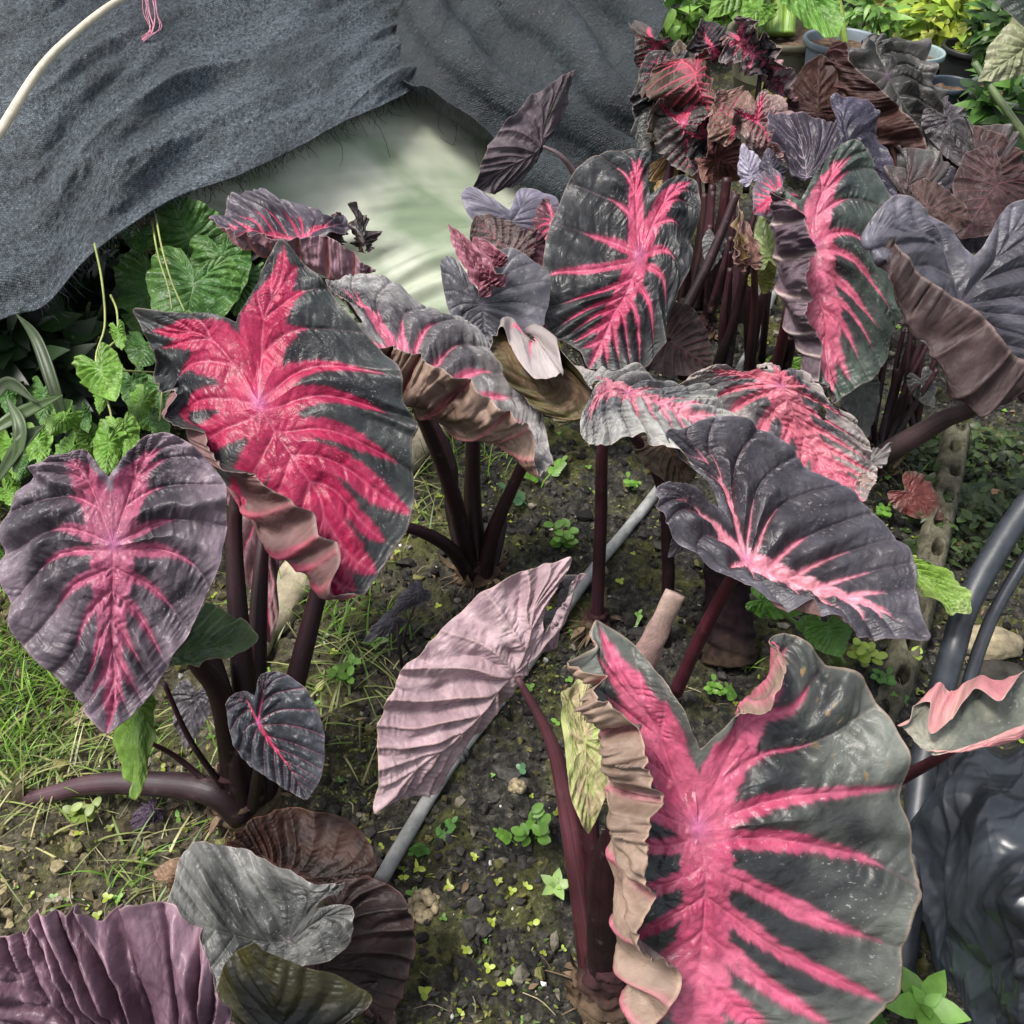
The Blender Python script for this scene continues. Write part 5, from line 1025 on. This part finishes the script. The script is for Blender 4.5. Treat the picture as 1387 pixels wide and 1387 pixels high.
# stick and thread in front of the net
V, Q, T, s, a = tube_geo([P(-60, 270, 1.60), P(0, 178, 1.66), P(55, 92, 1.74), P(110, 38, 1.82), P(168, -4, 1.9), P(260, -50, 2.0)], [.0052, .0085, .007, .0065, .006], 40, 12, rough=.06)
o = mesh_obj('dry_stick', V, Q, mat_plain('pale_bark', (.56, .50, .38), .55, 40, .2, .3), None, uv=V, tris=T)
tag(o, 'pale peeled stick leaning across the top left corner over the net', 'stick')
b = Bag()
for k in range(9):
    x0 = 193+k*2.2; r_ = rn_.normal(size=6)*6
    b.tube([P(x0, -10, 2.24), P(x0+r_[0]*.6+3, 18, 2.25), P(x0+8+r_[1]*.6-k*.6, 38, 2.25), P(x0-6+r_[2]-k*2.4+8, 52+r_[3]*.4, 2.24), P(x0-18-k*.8+r_[4], 56+r_[5]*.5, 2.24)], [.0010, .0007], (.55, .25, .32), 14, 5)
o = b.build('loose_thread', M_DRY); tag(o, 'tuft of pink thread hanging on the net near the top left', 'thread')

# ================================================================== pipe, board, hoses, block
def line_on_ground(pts, lift):
    return [G(x, y)*np.array([1, 1, 0])+np.array([0, 0, lift]) for x, y in pts]
pp = thing('irrigation_pipe', 'grey weathered pipe lying straight across the dark soil', 'pipe', G(690, 945))
pts = line_on_ground([(512, 1196), (615, 1040), (700, 918), (800, 785), (882, 682), (960, 570), (1010, 490), (1046, 400), (1062, 340)], .013)
M_PIPE = mat_plain('grey_pipe', (.23, .235, .235), .5, 30, .4, .4, .4, .004, (.40, .40, .38))
V, Q, T, s, a = tube_geo(pts+np.random.RandomState(1).normal(size=(9, 3))*[.003, .003, .001], [.0105]*3, 160, 18, rough=.06)
mesh_obj('pipe', V, Q, M_PIPE, pp, uv=V, tris=T)
d = pts[2]-pts[0]; d = d/np.linalg.norm(d); c = pts[1]+d*.02
for off in (-.008, .004):
    V, Q, T, s, a = tube_geo([c+d*(off-.004), c+d*off, c+d*(off+.004)], [.0104, .0128, .0104], 7, 18)
    mesh_obj('joint', V, Q, mat_plain('pipe_joint', (.10, .10, .10), .6), pp, uv=V, tris=T)
# pale board edging behind the left clumps
bd = [P(330, 905, 1.66), P(400, 820, 1.80), P(505, 700, 2.0), P(585, 610, 2.14), P(650, 540, 2.28)]
for p in bd: p[2] = .015
V, Q, T, s, a = tube_geo(bd, [.036, .04, .036], 60, 10, flat=.8, rough=.22, seed=2)
o = mesh_obj('edging_log', V, Q, mat_plain('weathered_wood', (.30, .26, .18), .8, 25, .5, .8, .2, .008), None, uv=V, tris=T)
tag(o, 'pale weathered log edging the bed behind the left clumps', 'log')
# mossy concrete edging with holes, right
blk = [P(1168, 1010, 1.46), P(1215, 920, 1.60), P(1240, 850, 1.68), P(1262, 760, 1.82), P(1285, 660, 1.98), P(1305, 560, 2.14)]
for p in blk: p[2] = -.005
cb = crom(blk, 300); nc = 64
tcb = np.gradient(cb, axis=0); tcb /= np.linalg.norm(tcb, axis=1)[:, None]; sd = np.cross(tcb, [0, 0, 1.0])
w = np.linspace(-1, 1, nc); prof = .034*(1-np.abs(w)**6)-.02
arc = np.concatenate([[0], np.cumsum(np.linalg.norm(np.diff(cb, axis=0), axis=1))])
hole = np.zeros((300, nc))
for k, ac in enumerate(np.arange(.05, arc[-1], .085)):
    hole = np.maximum(hole, 1-sstep(.55, 1.0, np.hypot((arc[:, None]-ac)/.026, (w[None]-.1+.15*np.sin(k*2))/.42)))
hz = prof[None]-hole*.045+(fbm(arc[:, None]*60, w[None]*3+0*arc[:, None], 3, 60)-.5)*.012
V = cb[:, None]+sd[:, None]*(w*.029)[None, :, None]+np.array([0, 0, 1])*hz[..., None]
o = mesh_obj('edging_block', V.reshape(-1, 3), grid_quads(300, nc), mat_plain('mossy_concrete', (.06, .058, .036), .9, 34, .6, .8, .2, .006, (.15, .14, .095)), None, uv=V.reshape(-1, 3))
tag(o, 'mossy pale edging block with round holes along the right of the bed', 'edging')
M_HOSE = mat_plain('black_rubber', (.022, .026, .032), .42, 60, .4, .15, .6)
h = thing('drain_hose', 'thick shiny black hose curving down the right side over the soil', 'hose', G(1290, 800))
def hose(pts, r, nm, nseg=150, rib=0):
    V, Q, T, s, a = tube_geo([P(*p) for p in pts], [r]*3, nseg, 20, rough=.02)
    return mesh_obj(nm, V, Q, M_HOSE, h, uv=V, tris=T)
hose([(1440, 630, 1.50), (1387, 690, 1.50), (1340, 762, 1.48), (1305, 832, 1.46), (1290, 885, 1.45), (1268, 960, 1.40), (1250, 1040, 1.36), (1235, 1180, 1.3), (1222, 1300, 1.27), (1215, 1420, 1.24)], .0185, 'hose_tube')
o = hose([(1470, 640, 1.54), (1400, 740, 1.54), (1352, 820, 1.52), (1330, 870, 1.49), (1308, 940, 1.44), (1290, 1005, 1.38), (1274, 1080, 1.35), (1262, 1180, 1.3)], .010, 'second_hose_tube')
o['label'] = 'thinner hose lying alongside'
# black plastic sheet at right
M_BLACK = mat_plastic('black_film', (.008, .010, .013), (.045, .055, .068), .36, 0, .7)
rows = [[(1240, 1045, 1.40), (1275, 1010, 1.38), (1318, 1000, 1.36), (1360, 1010, 1.34), (1420, 1000, 1.34), (1520, 980, 1.36)],
        [(1236, 1110, 1.34), (1278, 1085, 1.27), (1325, 1080, 1.22), (1372, 1085, 1.20), (1430, 1075, 1.20), (1520, 1060, 1.24)],
        [(1238, 1200, 1.30), (1282, 1190, 1.22), (1335, 1185, 1.12), (1385, 1180, 1.08), (1440, 1170, 1.08), (1530, 1160, 1.14)],
        [(1262, 1300, 1.26), (1305, 1295, 1.20), (1350, 1290, 1.10), (1395, 1280, 1.05), (1450, 1270, 1.05), (1540, 1260, 1.1)],
        [(1300, 1380, 1.24), (1330, 1385, 1.21), (1365, 1385, 1.14), (1405, 1385, 1.10), (1460, 1385, 1.1), (1550, 1370, 1.12)],
        [(1325, 1470, 1.20), (1350, 1470, 1.19), (1385, 1480, 1.15), (1420, 1490, 1.12), (1470, 1490, 1.12), (1560, 1490, 1.12)]]
_bc = crease(31)
def bag_folds(U, V):
    c = U+.25*V+.05*(fbm(U*4, V*4, 2, 90)-.5)
    a_ = 1-2*np.abs(np.sin(c*np.pi/.075+2.5*vnoise(U*3, V*3, 91)))**.8
    b_ = 1-2*np.abs(np.sin((U*.5-V*.9)*np.pi/.11+3*vnoise(U*4, V*4, 92)))**.7
    return .20*a_*(.3+vnoise(U*7, V*4, 93))+.16*b_*sstep(.3, .7, vnoise(U*6, V*6, 94))+.85*_bc(U, V)
o, _ = sheet('plastic_sheet', rows, 220, 260, M_BLACK, .022, bag_folds, thick=.001)
tag(o, 'crumpled shiny black plastic sheet heaped in the lower right corner', 'plastic sheet')
# fallen red-brown leaf and rubble, bits on the pipe
t_ = thing('fallen_leaf', 'red-brown fallen leaf lying flat near the mossy block', 'leaf', G(1245, 680))
leaf(t_, auto((1232, 670), (1278, 705), 26, 30, lob=.7, cup=1), gdepth(682)-.03, 'lo', 171, pw=.001, dark=(.13, .035, .03), edge=(.10, .08, .06), rim=(.2, .1, .08), veink=0)
b = Bag(); p = pts[2]+np.array([.012, -.002, .012])
for k in range(7):
    a = k*.9; leaflet(b, p, [math.cos(a), math.sin(a), .6], [0, 0, 1], .009, .006, (.55, .07, .03))
o = b.build('fallen_petal', M_GREEN); tag(o, 'small orange-red petal cluster on the middle of the grey pipe', 'petal')
o = None
for (px, py, r, c, lb) in ((1352, 838, .05, (.30, .25, .16), 'pale rubble stone right of the black hose'), (1330, 905, .045, (.05, .045, .038), 'dark lump of earth right of the black hose'), (1320, 660, .05, (.08, .10, .055), 'mossy grey green stone behind the black hose'), (1345, 640, .035, (.33, .2, .13), 'tan broken tile beside the mossy stone'), (1372, 880, .04, (.06, .055, .045), 'dark stone at the right edge beyond the hose')):
    p = G(px, py); s_ = px*.1
    v = iv.copy()
    for _ in range(1): pass
    bm = bmesh.new(); bmesh.ops.create_icosphere(bm, subdivisions=4, radius=1)
    v = np.array([x.co[:] for x in bm.verts]); tt = np.array([[x.index for x in f.verts] for f in bm.faces]); bm.free()
    v = v*(1+.7*(fbm(v[:, 0]*1.3+s_, v[:, 1]*1.3+v[:, 2]*1.7+s_, 4, 3)-.5))[:, None]*r*np.array([1.25, .9, .6])
    o = mesh_obj('stone', v+p+np.array([0, 0, r*.2]), None, mat_plain('stone', c, .85, 40, .5, .7, .2, .006), None, uv=v, tris=tt); tag(o, lb, 'stone')

# ================================================================== green plants
GRN = dict(pw=.001, dark=(.035, .095, .018), edge=(.07, .15, .03), edgek=.6, vein=(.16, .25, .07), veink=.55, under=(.09, .17, .05), under2=(.13, .2, .07), navel=(.1, .18, .04), rim=(.12, .18, .05), bulge=.018, vdepth=.006)
LIM = dict(GRN, dark=(.14, .30, .035), edge=(.20, .36, .06), vein=(.34, .46, .16), thin=True)
p = thing('taro_plant', 'deep green taro in the shade under the edge of the left net', 'plant', G(255, 520))
for k, (a, b_, w, D) in enumerate((((262, 385), (246, 470), 62, 1.98), ((258, 325), (226, 262), 52, 2.12), ((205, 385), (186, 460), 50, 2.06), ((300, 350), (312, 420), 40, 2.08), ((196, 470), (186, 500), 28, 1.94), ((190, 318), (188, 345), 22, 2.08), ((330, 380), (318, 430), 30, 2.1))):
    _, q_, _ = leaf(p, auto(a, b_, w, w, lob=.9, cup=1.5, ty=-3), D, 'mid' if k < 4 else 'lo', 180+k, **GRN)
    stalk(p, [(255+k*4, 520), ((a[0]+255)/2, (a[1]+520)/2)], [2.2, D+.08], .007, .004, q_, c0=(.05, .09, .02), c1=(.08, .15, .04))
p = thing('creeping_vine', 'bright green arrow-leaved vine climbing at the left beneath the net', 'vine', G(150, 640))
for k, (a, b_, w, D, st) in enumerate((((135, 500), (158, 545), 30, 1.62, LIM), ((120, 590), (98, 560), 18, 1.64, LIM), ((165, 590), (172, 640), 24, 1.60, LIM), ((148, 600), (140, 650), 20, 1.58, LIM), ((180, 520), (186, 560), 20, 1.74, GRN), ((215, 525), (222, 560), 20, 1.82, GRN), ((160, 450), (166, 476), 10, 1.66, LIM), ((192, 545), (176, 580), 16, 1.7, LIM), ((120, 630), (112, 600), 16, 1.6, LIM), ((88, 565), (60, 590), 18, 1.6, LIM), ((205, 565), (232, 590), 18, 1.8, GRN), ((95, 610), (70, 640), 18, 1.6, LIM))):
    leaf(p, auto(a, b_, w, w, lob=1.0, cup=1.5, ty=-2), D, 'lo', 200+k, **st)
rv = np.random.RandomState(88)
for k in range(26):
    a = np.array([rv.uniform(-10, 215), rv.uniform(535, 690)]); an = rv.normal()*.7; ln_ = rv.uniform(22, 46)
    leaf(p, auto(a, a+ln_*np.array([math.sin(an), math.cos(an)]), ln_*.42, ln_*.42, lob=1.0, cup=1.5, ty=-2.5), rv.uniform(1.62, 1.84), 'lo', 260+k, **(LIM if rv.rand() < .6 else GRN))
VC = ((.24, .28, .08), (.3, .32, .12))
for pt in ([(128, 330, 1.86), (138, 380, 1.8), (142, 440, 1.74), (130, 490, 1.7), (150, 560, 1.62), (160, 640, 1.6)], [(150, 400, 1.82), (158, 420, 1.76), (160, 450, 1.72)], [(210, 285, 2.06), (218, 330, 1.98), (232, 380, 1.92), (250, 422, 1.88)], [(206, 300, 2.05), (214, 345, 1.97), (228, 390, 1.9), (233, 420, 1.88)], [(130, 500, 1.7), (180, 503, 1.74), (220, 505, 1.8)], [(222, 460, 1.86), (220, 520, 1.82), (216, 570, 1.78)], [(130, 495, 1.68), (148, 470, 1.7), (160, 460, 1.72)]):
    tube('vine_stem', [P(*q_) for q_ in pt], [.0022, .0016], M_STALK, p, n=30, seg=6, c0=VC[0], c1=VC[1])
# the dark leaf fillers that shade the hollow are added further down
# broad strap leaves at the far left
p = thing('strap_leaf_plant', 'grey green strap-leaved plant at the left edge below the net', 'plant', G(20, 640))
for k, pt in enumerate(([(95, 600, 1.62), (75, 530, 1.6), (50, 460, 1.62), (22, 425, 1.66)], [(-20, 590, 1.5), (30, 560, 1.52), (85, 535, 1.55)], [(-10, 660, 1.5), (30, 600, 1.5), (60, 575, 1.52)], [(-20, 560, 1.55), (10, 520, 1.55), (50, 545, 1.52)], [(20, 640, 1.5), (28, 580, 1.5), (10, 540, 1.52)])):
    c = crom([P(*q_) for q_ in pt], 40); t = np.linspace(0, 1, 40)
    tg = np.gradient(c, axis=0); s_ = np.cross(tg, [0, -.7, .7]); s_ /= np.linalg.norm(s_, axis=1)[:, None]; n_ = np.cross(s_, tg); n_ /= np.linalg.norm(n_, axis=1)[:, None]
    wd = .011*np.sin(np.pi*(t*.9+.08))[:, None]
    V = np.stack([c-s_*wd+n_*wd*.3, c-s_*wd*.5, c-n_*wd*.15, c+s_*wd*.5, c+s_*wd+n_*wd*.3], 1)
    V = np.concatenate([V, V-n_[:, None]*.0012], 1); Q = []
    for i in range(39):
        for j in range(4): Q += [[i*10+j, i*10+j+1, i*10+11+j, i*10+10+j], [i*10+5+j, i*10+15+j, i*10+16+j, i*10+6+j]]
        Q += [[i*10, i*10+10, i*10+15, i*10+5], [i*10+4, i*10+9, i*10+19, i*10+14]]
    mesh_obj('strap_leaf', V.reshape(-1, 3), Q, M_GREEN, p, col=np.broadcast_to(np.array((.055, .09, .03))*(1+.25*rn_.normal()), (400, 3)), uv=V.reshape(-1, 3))
p = thing('fallen_leaf', 'lime green limp leaf draped over the black hose', 'leaf', P(1270, 800, 1.5))
leaf(p, dict(N=(1225, 760, 0), T=(1318, 832, -1), M=(1272, 795, 0), S=(1215, 750, 0), L=(1240, 790, -1), L2=(1285, 832, -1), LQ=(1222, 772, 0), LL=(1212, 765, 0), R=(1262, 765, 2), R2=(1305, 795, 1), RQ=(1240, 756, 1), RL=(1224, 746, 1)), 1.40, 'mid', 221, **dict(LIM, dark=(.24, .40, .06), edge=(.34, .44, .16), wrinkle=.005, ruffle=.02, rim=(.3, .25, .15)))
p = thing('fallen_leaf', 'tiny yellow leaf at the edge of the drooping dark leaf', 'leaf', P(1215, 755, 1.45))
leaf(p, auto((1212, 746), (1222, 772), 7, 7, lob=.5), 1.42, 'lo', 222, **dict(LIM, dark=(.5, .48, .05), edge=(.55, .5, .08)))
p = thing('young_taro_plant', 'young taro with round light green leaves under the drooping dark leaf', 'plant', G(1130, 890))
for k, (a, b_, w, D) in enumerate((((1035, 815), (1088, 832), 20, 1.5), ((1122, 850), (1138, 892), 32, 1.36), ((1110, 850), (1098, 880), 20, 1.37), ((1100, 848), (1075, 845), 16, 1.5))):
    _, q_, _ = leaf(p, auto(a, b_, w, w, lob=.7, cup=1), D, 'lo', 225+k, **dict(LIM, dark=(.10, .26, .035), edge=(.15, .32, .06)))
    stalk(p, [(1128+k*5, 900), (1130, 880)], [1.55, D+.06], .005, .0035, q_, c0=(.09, .16, .03), c1=(.13, .23, .05))
p = thing('low_green_plant', 'low green leaf lying between the stalks at the upper right', 'plant', G(1070, 500))
leaf(p, auto((1052, 495), (1100, 490), 12, 14, lob=.5), 2.2, 'lo', 231, **LIM)

# ================================================================== pots at the back
def pot(px, py, D, r, hgt, col, label, soil=True, mat=None, rough=.45):
    c = P(px, py, D); top = c[2]
    t = thing('plant_pot', label, 'pot', (c[0], c[1], max(0, top-hgt)), 'plastic pots behind the bed')
    prof = [(.0, 0), (.74, 0), (.78, .02), (.93, .86), (.95, .90), (1.04, .905), (1.06, .93), (1.06, .985), (1.04, 1.0), (.97, 1.0), (.95, .97), (.93, .88), (.86, .3)]
    n = 48; a = np.linspace(0, 2*np.pi, n, endpoint=False)
    V = np.array([[(c[0]+q_[0]*r*math.cos(x), c[1]+q_[0]*r*math.sin(x), top-hgt+q_[1]*hgt) for q_ in prof] for x in a]).reshape(-1, 3)
    m = mat or mat_plain('pot_plastic', col, rough, 12, .25, .1, .4)
    mesh_obj('pot_body', V, grid_quads(n, len(prof), True), m, t, uv=V)
    rr = np.linspace(.001, .94, 14)
    X, Y = np.cos(a)[:, None]*rr*r, np.sin(a)[:, None]*rr*r
    V = np.stack([c[0]+X, c[1]+Y, top-hgt*.16+(fbm(X*40, Y*40, 2, int(px))-.5)*.02], -1).reshape(-1, 3)
    if soil: mesh_obj('pot_soil', V, grid_quads(n, 14, True), mat_plain('potting_soil', (.09, .06, .04), .9, 60, .7, .9, .2), t, uv=V)
    return t, c
pot(1062, 40, 3.55, .19, .22, (.24, .22, .15), 'large beige pot at the top behind the crumpled leaves', mat=mat_plain('beige_pot', (.25, .225, .15), .8, 14, .4, .4, .3, .004, (.16, .16, .10)))
pot(1142, 52, 3.35, .125, .2, (.19, .23, .26), 'blue-grey pot with the broad light green taro leaf')
pot(1238, 68, 3.30, .098, .2, (.22, .29, .29), 'grey-green pot right of the quilted grey leaf')
pot(1288, 112, 3.10, .070, .17, (.035, .05, .065), 'small dark slate pot in front of the grey-green pot')
pot(1095, 135, 2.95, .10, .16, (.30, .34, .36), 'pale grey pot mostly hidden behind the dusky violet leaf')
pot(1180, 170, 2.85, .09, .15, (.03, .045, .06), 'dark pot low down between the violet and the quilted leaves')
pot(1228, 192, 2.75, .07, .13, (.28, .30, .31), 'light-rimmed pot under the rolled red-brown leaf')
pot(1320, 62, 3.4, .10, .2, (.02, .022, .022), 'black pot under the yellow green shrub')
pot(1375, 120, 3.0, .13, .2, (.10, .12, .10), 'dull green pot at the right edge')
def shrub(px, py, D, rad, n, lw, cols, label, nm='leafy_shrub', squash=.8, ln=(.05, .09), grp='leafy plants beyond the bed'):
    c = P(px, py, D); base = np.array([c[0], c[1], max(0.0, c[2]-rad*1.2)])
    t = thing(nm, label, 'plant', base, grp); r_ = np.random.RandomState(int(px+py))
    b = Bag()
    for _ in range(n):
        d = r_.normal(size=3); d /= np.linalg.norm(d); rr_ = rad*r_.uniform(.25, 1)**.6
        pos = c+d*rr_*np.array([1, 1, squash]); dd = d+r_.normal(size=3)*.6+np.array([0, -.2, -.25])
        l = r_.uniform(*ln); leaflet(b, pos, dd, d*.5+np.array([0, -.4, .9])+r_.normal(size=3)*.3, l, l*lw, np.array(cols[r_.randint(len(cols))])*r_.uniform(.6, 1.3), .2, .35, 1)
    b.build('foliage', M_GREEN, t)
    b = Bag()
    for k in range(9):
        d = r_.normal(size=3)*.5; d[2] = 1; b.tube([base, base+d*rad*.5, base+d*rad*1.3], [.006, .003], (.10, .12, .04), 8, 5)
    b.build('stems', M_GREEN, t)
YL = [(.38, .46, .05), (.28, .42, .05), (.46, .48, .12)]; DG = [(.05, .12, .02), (.08, .17, .03), (.03, .07, .015)]; LGS = [(.15, .30, .05), (.20, .36, .07), (.10, .22, .04)]
shrub(1290, 28, 3.55, .15, 300, .6, YL, 'yellow-green broad-leaved shrub at the top right')
shrub(1225, 15, 3.75, .13, 210, .5, [(.40, .42, .08), (.30, .36, .06), (.5, .42, .10)], 'yellowing shrub left of the brightest yellow-green one')
shrub(1335, 70, 3.5, .10, 150, .5, YL, 'yellow-green sprays hanging over the black pot')
shrub(1180, 20, 3.5, .10, 120, .35, LGS, 'light green herb standing in the blue-grey pot', ln=(.05, .1))
shrub(920, 10, 3.9, .16, 160, .7, LGS, 'light green leafy plant beyond the edge of the grey net')
shrub(985, 15, 3.8, .13, 110, .6, LGS, 'mid green plant left of the beige pot')
shrub(1370, 45, 3.3, .13, 190, .5, DG, 'dark green bush in the top right corner')
shrub(1350, 150, 3.0, .12, 160, .5, DG, 'dark green low bush right of the slate pot')
shrub(1275, -70, 4.3, .36, 420, .5, DG+LGS, 'tall dark bush far behind the pots', ln=(.07, .13))
shrub(1070, -80, 4.5, .38, 420, .5, LGS+DG, 'green bush far behind the beige pot', ln=(.07, .13))
shrub(900, -90, 4.6, .34, 320, .5, LGS+DG, 'green bush far behind the edge of the net', ln=(.07, .13))
shrub(1480, -30, 3.9, .40, 420, .5, DG, 'dark bush outside the right corner', ln=(.07, .13))
for (x, y, D, rad, lb) in ((70, 470, 2.15, .22, 'blackish green growth in the hollow below the left corner of the net'), (170, 440, 2.3, .22, 'dark leaf filler added as shade behind the hanging vine in the hollow'), (330, 400, 2.36, .16, 'dark leaf filler added as shade in the hollow behind the crimson leaf'), (0, 520, 1.9, .18, 'dark leaf filler added as shade behind the strap leaves at the left edge')):
    shrub(x, y, D, rad, 420, .6, [(.014, .035, .008), (.02, .05, .012), (.008, .02, .006)], lb, 'hollow_shade_filler', ln=(.05, .1), grp='leaf fillers added to darken the hollow under the net')  # near-black foliage added to stand in for the shade under the net
p = thing('taro_plant', 'bright green taro with one broad leaf hanging over the blue-grey pot', 'plant', P(1142, 60, 3.35), 'taro plants in pots')
_, q_, _ = leaf(p, dict(N=(1080, -25, 0), T=(1140, 52, -6), M=(1112, 15, 0), S=(1060, -45, 1), L=(1075, 20, 1), L2=(1112, 48, -2), LQ=(1050, -10, 1), LL=(1040, -40, 1), R=(1120, -15, 3), R2=(1140, 22, 0), RQ=(1100, -45, 3), RL=(1080, -60, 3)), 3.2, 'mid', 241, **dict(LIM, dark=(.13, .30, .045), edge=(.2, .38, .08)))
stalk(p, [(1145, 62), (1130, -10)], [3.35, 3.3], .012, .008, q_, c0=(.2, .3, .05), c1=(.2, .3, .06))
p = thing('taro_plant', 'taro with thick yellow-green stalks rising from the beige pot', 'plant', P(1060, 45, 3.55), 'taro plants in pots')
for k, x in enumerate((1038, 1052, 1066)):
    stalk(p, [(x, 48), (x-2+k*3, 10), (x-8+k*8, -60)], [3.55, 3.54, 3.5], .030, .018, c0=(.15, .26, .045), c1=(.22, .32, .06))
for k, (a, b_, w) in enumerate((((1010, -30), (960, 25), 30), ((1030, 10), (1000, 40), 22), ((1070, -90), (1100, -150), 40), ((1200, 25), (1196, 45), 10))):
    _, q_, _ = leaf(p, auto(a, b_, w, w, lob=.7, cup=2, ty=-4), 3.45, 'lo', 245+k, **LIM)
p = thing('dry_palm_frond', 'dried grey-green drooping leaf at the right edge above the bushes', 'leaf', P(1370, 100, 2.7))
leaf(p, auto((1395, 60), (1325, 110), 40, 34, lob=.8, cup=3), 2.7, 'mid', 251, **dict(GRN, dark=(.17, .18, .10), edge=(.26, .26, .17), bulge=.03, ruffle=.02))
stalk(p, [(1320, 85), (1350, 130), (1400, 200), (1440, 260)], [2.72, 2.7, 2.66, 2.6], .009, .012, c0=(.06, .1, .04), c1=(.16, .2, .07))
p = thing('hanging_dark_leaf', 'large blackish leaf hanging into the top right corner', 'leaf', P(1370, 10, 2.4))
leaf(p, auto((1400, -30), (1385, 38), 70, 40, lob=.6, cup=3), 2.4, 'mid', 252, pw=.001, dark=(.016, .022, .018), edge=(.03, .04, .032), under=(.02, .025, .02))

# ================================================================== camera, sky, sun
cam = bpy.data.objects.new('camera', bpy.data.cameras.new('camera')); COL.objects.link(cam)
cam.location = (0, 0, CAMH); cam.rotation_euler = (R(90-PITCH), 0, 0)
cam.data.sensor_fit = 'HORIZONTAL'; cam.data.angle = R(FOV); cam.data.clip_start = .02; cam.data.clip_end = 500
sc.camera = cam
SUN_EL, SUN_AZ = 66, -105     # azimuth from +Y towards +X
w = bpy.data.worlds.new('World'); sc.world = w; w.use_nodes = True
nt = w.node_tree; sky = nt.nodes.new('ShaderNodeTexSky'); sky.sky_type = 'NISHITA'; sky.sun_disc = False
sky.sun_elevation = R(SUN_EL); sky.sun_rotation = R(SUN_AZ); sky.dust_density = 4; sky.air_density = 1.0; sky.ozone_density = 1
bg = nt.nodes['Background']; bg.inputs[1].default_value = .135; hs = nt.nodes.new('ShaderNodeHueSaturation'); hs.inputs['Saturation'].default_value = .42; nt.links.new(sky.outputs[0], hs.inputs['Color']); nt.links.new(hs.outputs[0], bg.inputs[0])
sun = bpy.data.objects.new('sun', bpy.data.lights.new('sun', 'SUN')); COL.objects.link(sun)
sun.data.energy = 2.3; sun.data.angle = R(13); sun.data.color = (1, .96, .9)
from mathutils import Vector
el, az = R(SUN_EL), R(SUN_AZ)
dirv = Vector((math.sin(az)*math.cos(el), math.cos(az)*math.cos(el), math.sin(el)))
sun.rotation_euler = dirv.to_track_quat('Z', 'Y').to_euler(); sun.location = (0, 0, 10)
sc.view_settings.view_transform = 'Standard'; sc.view_settings.look = 'None'; sc.view_settings.gamma = 1
sc.view_settings.exposure = .87
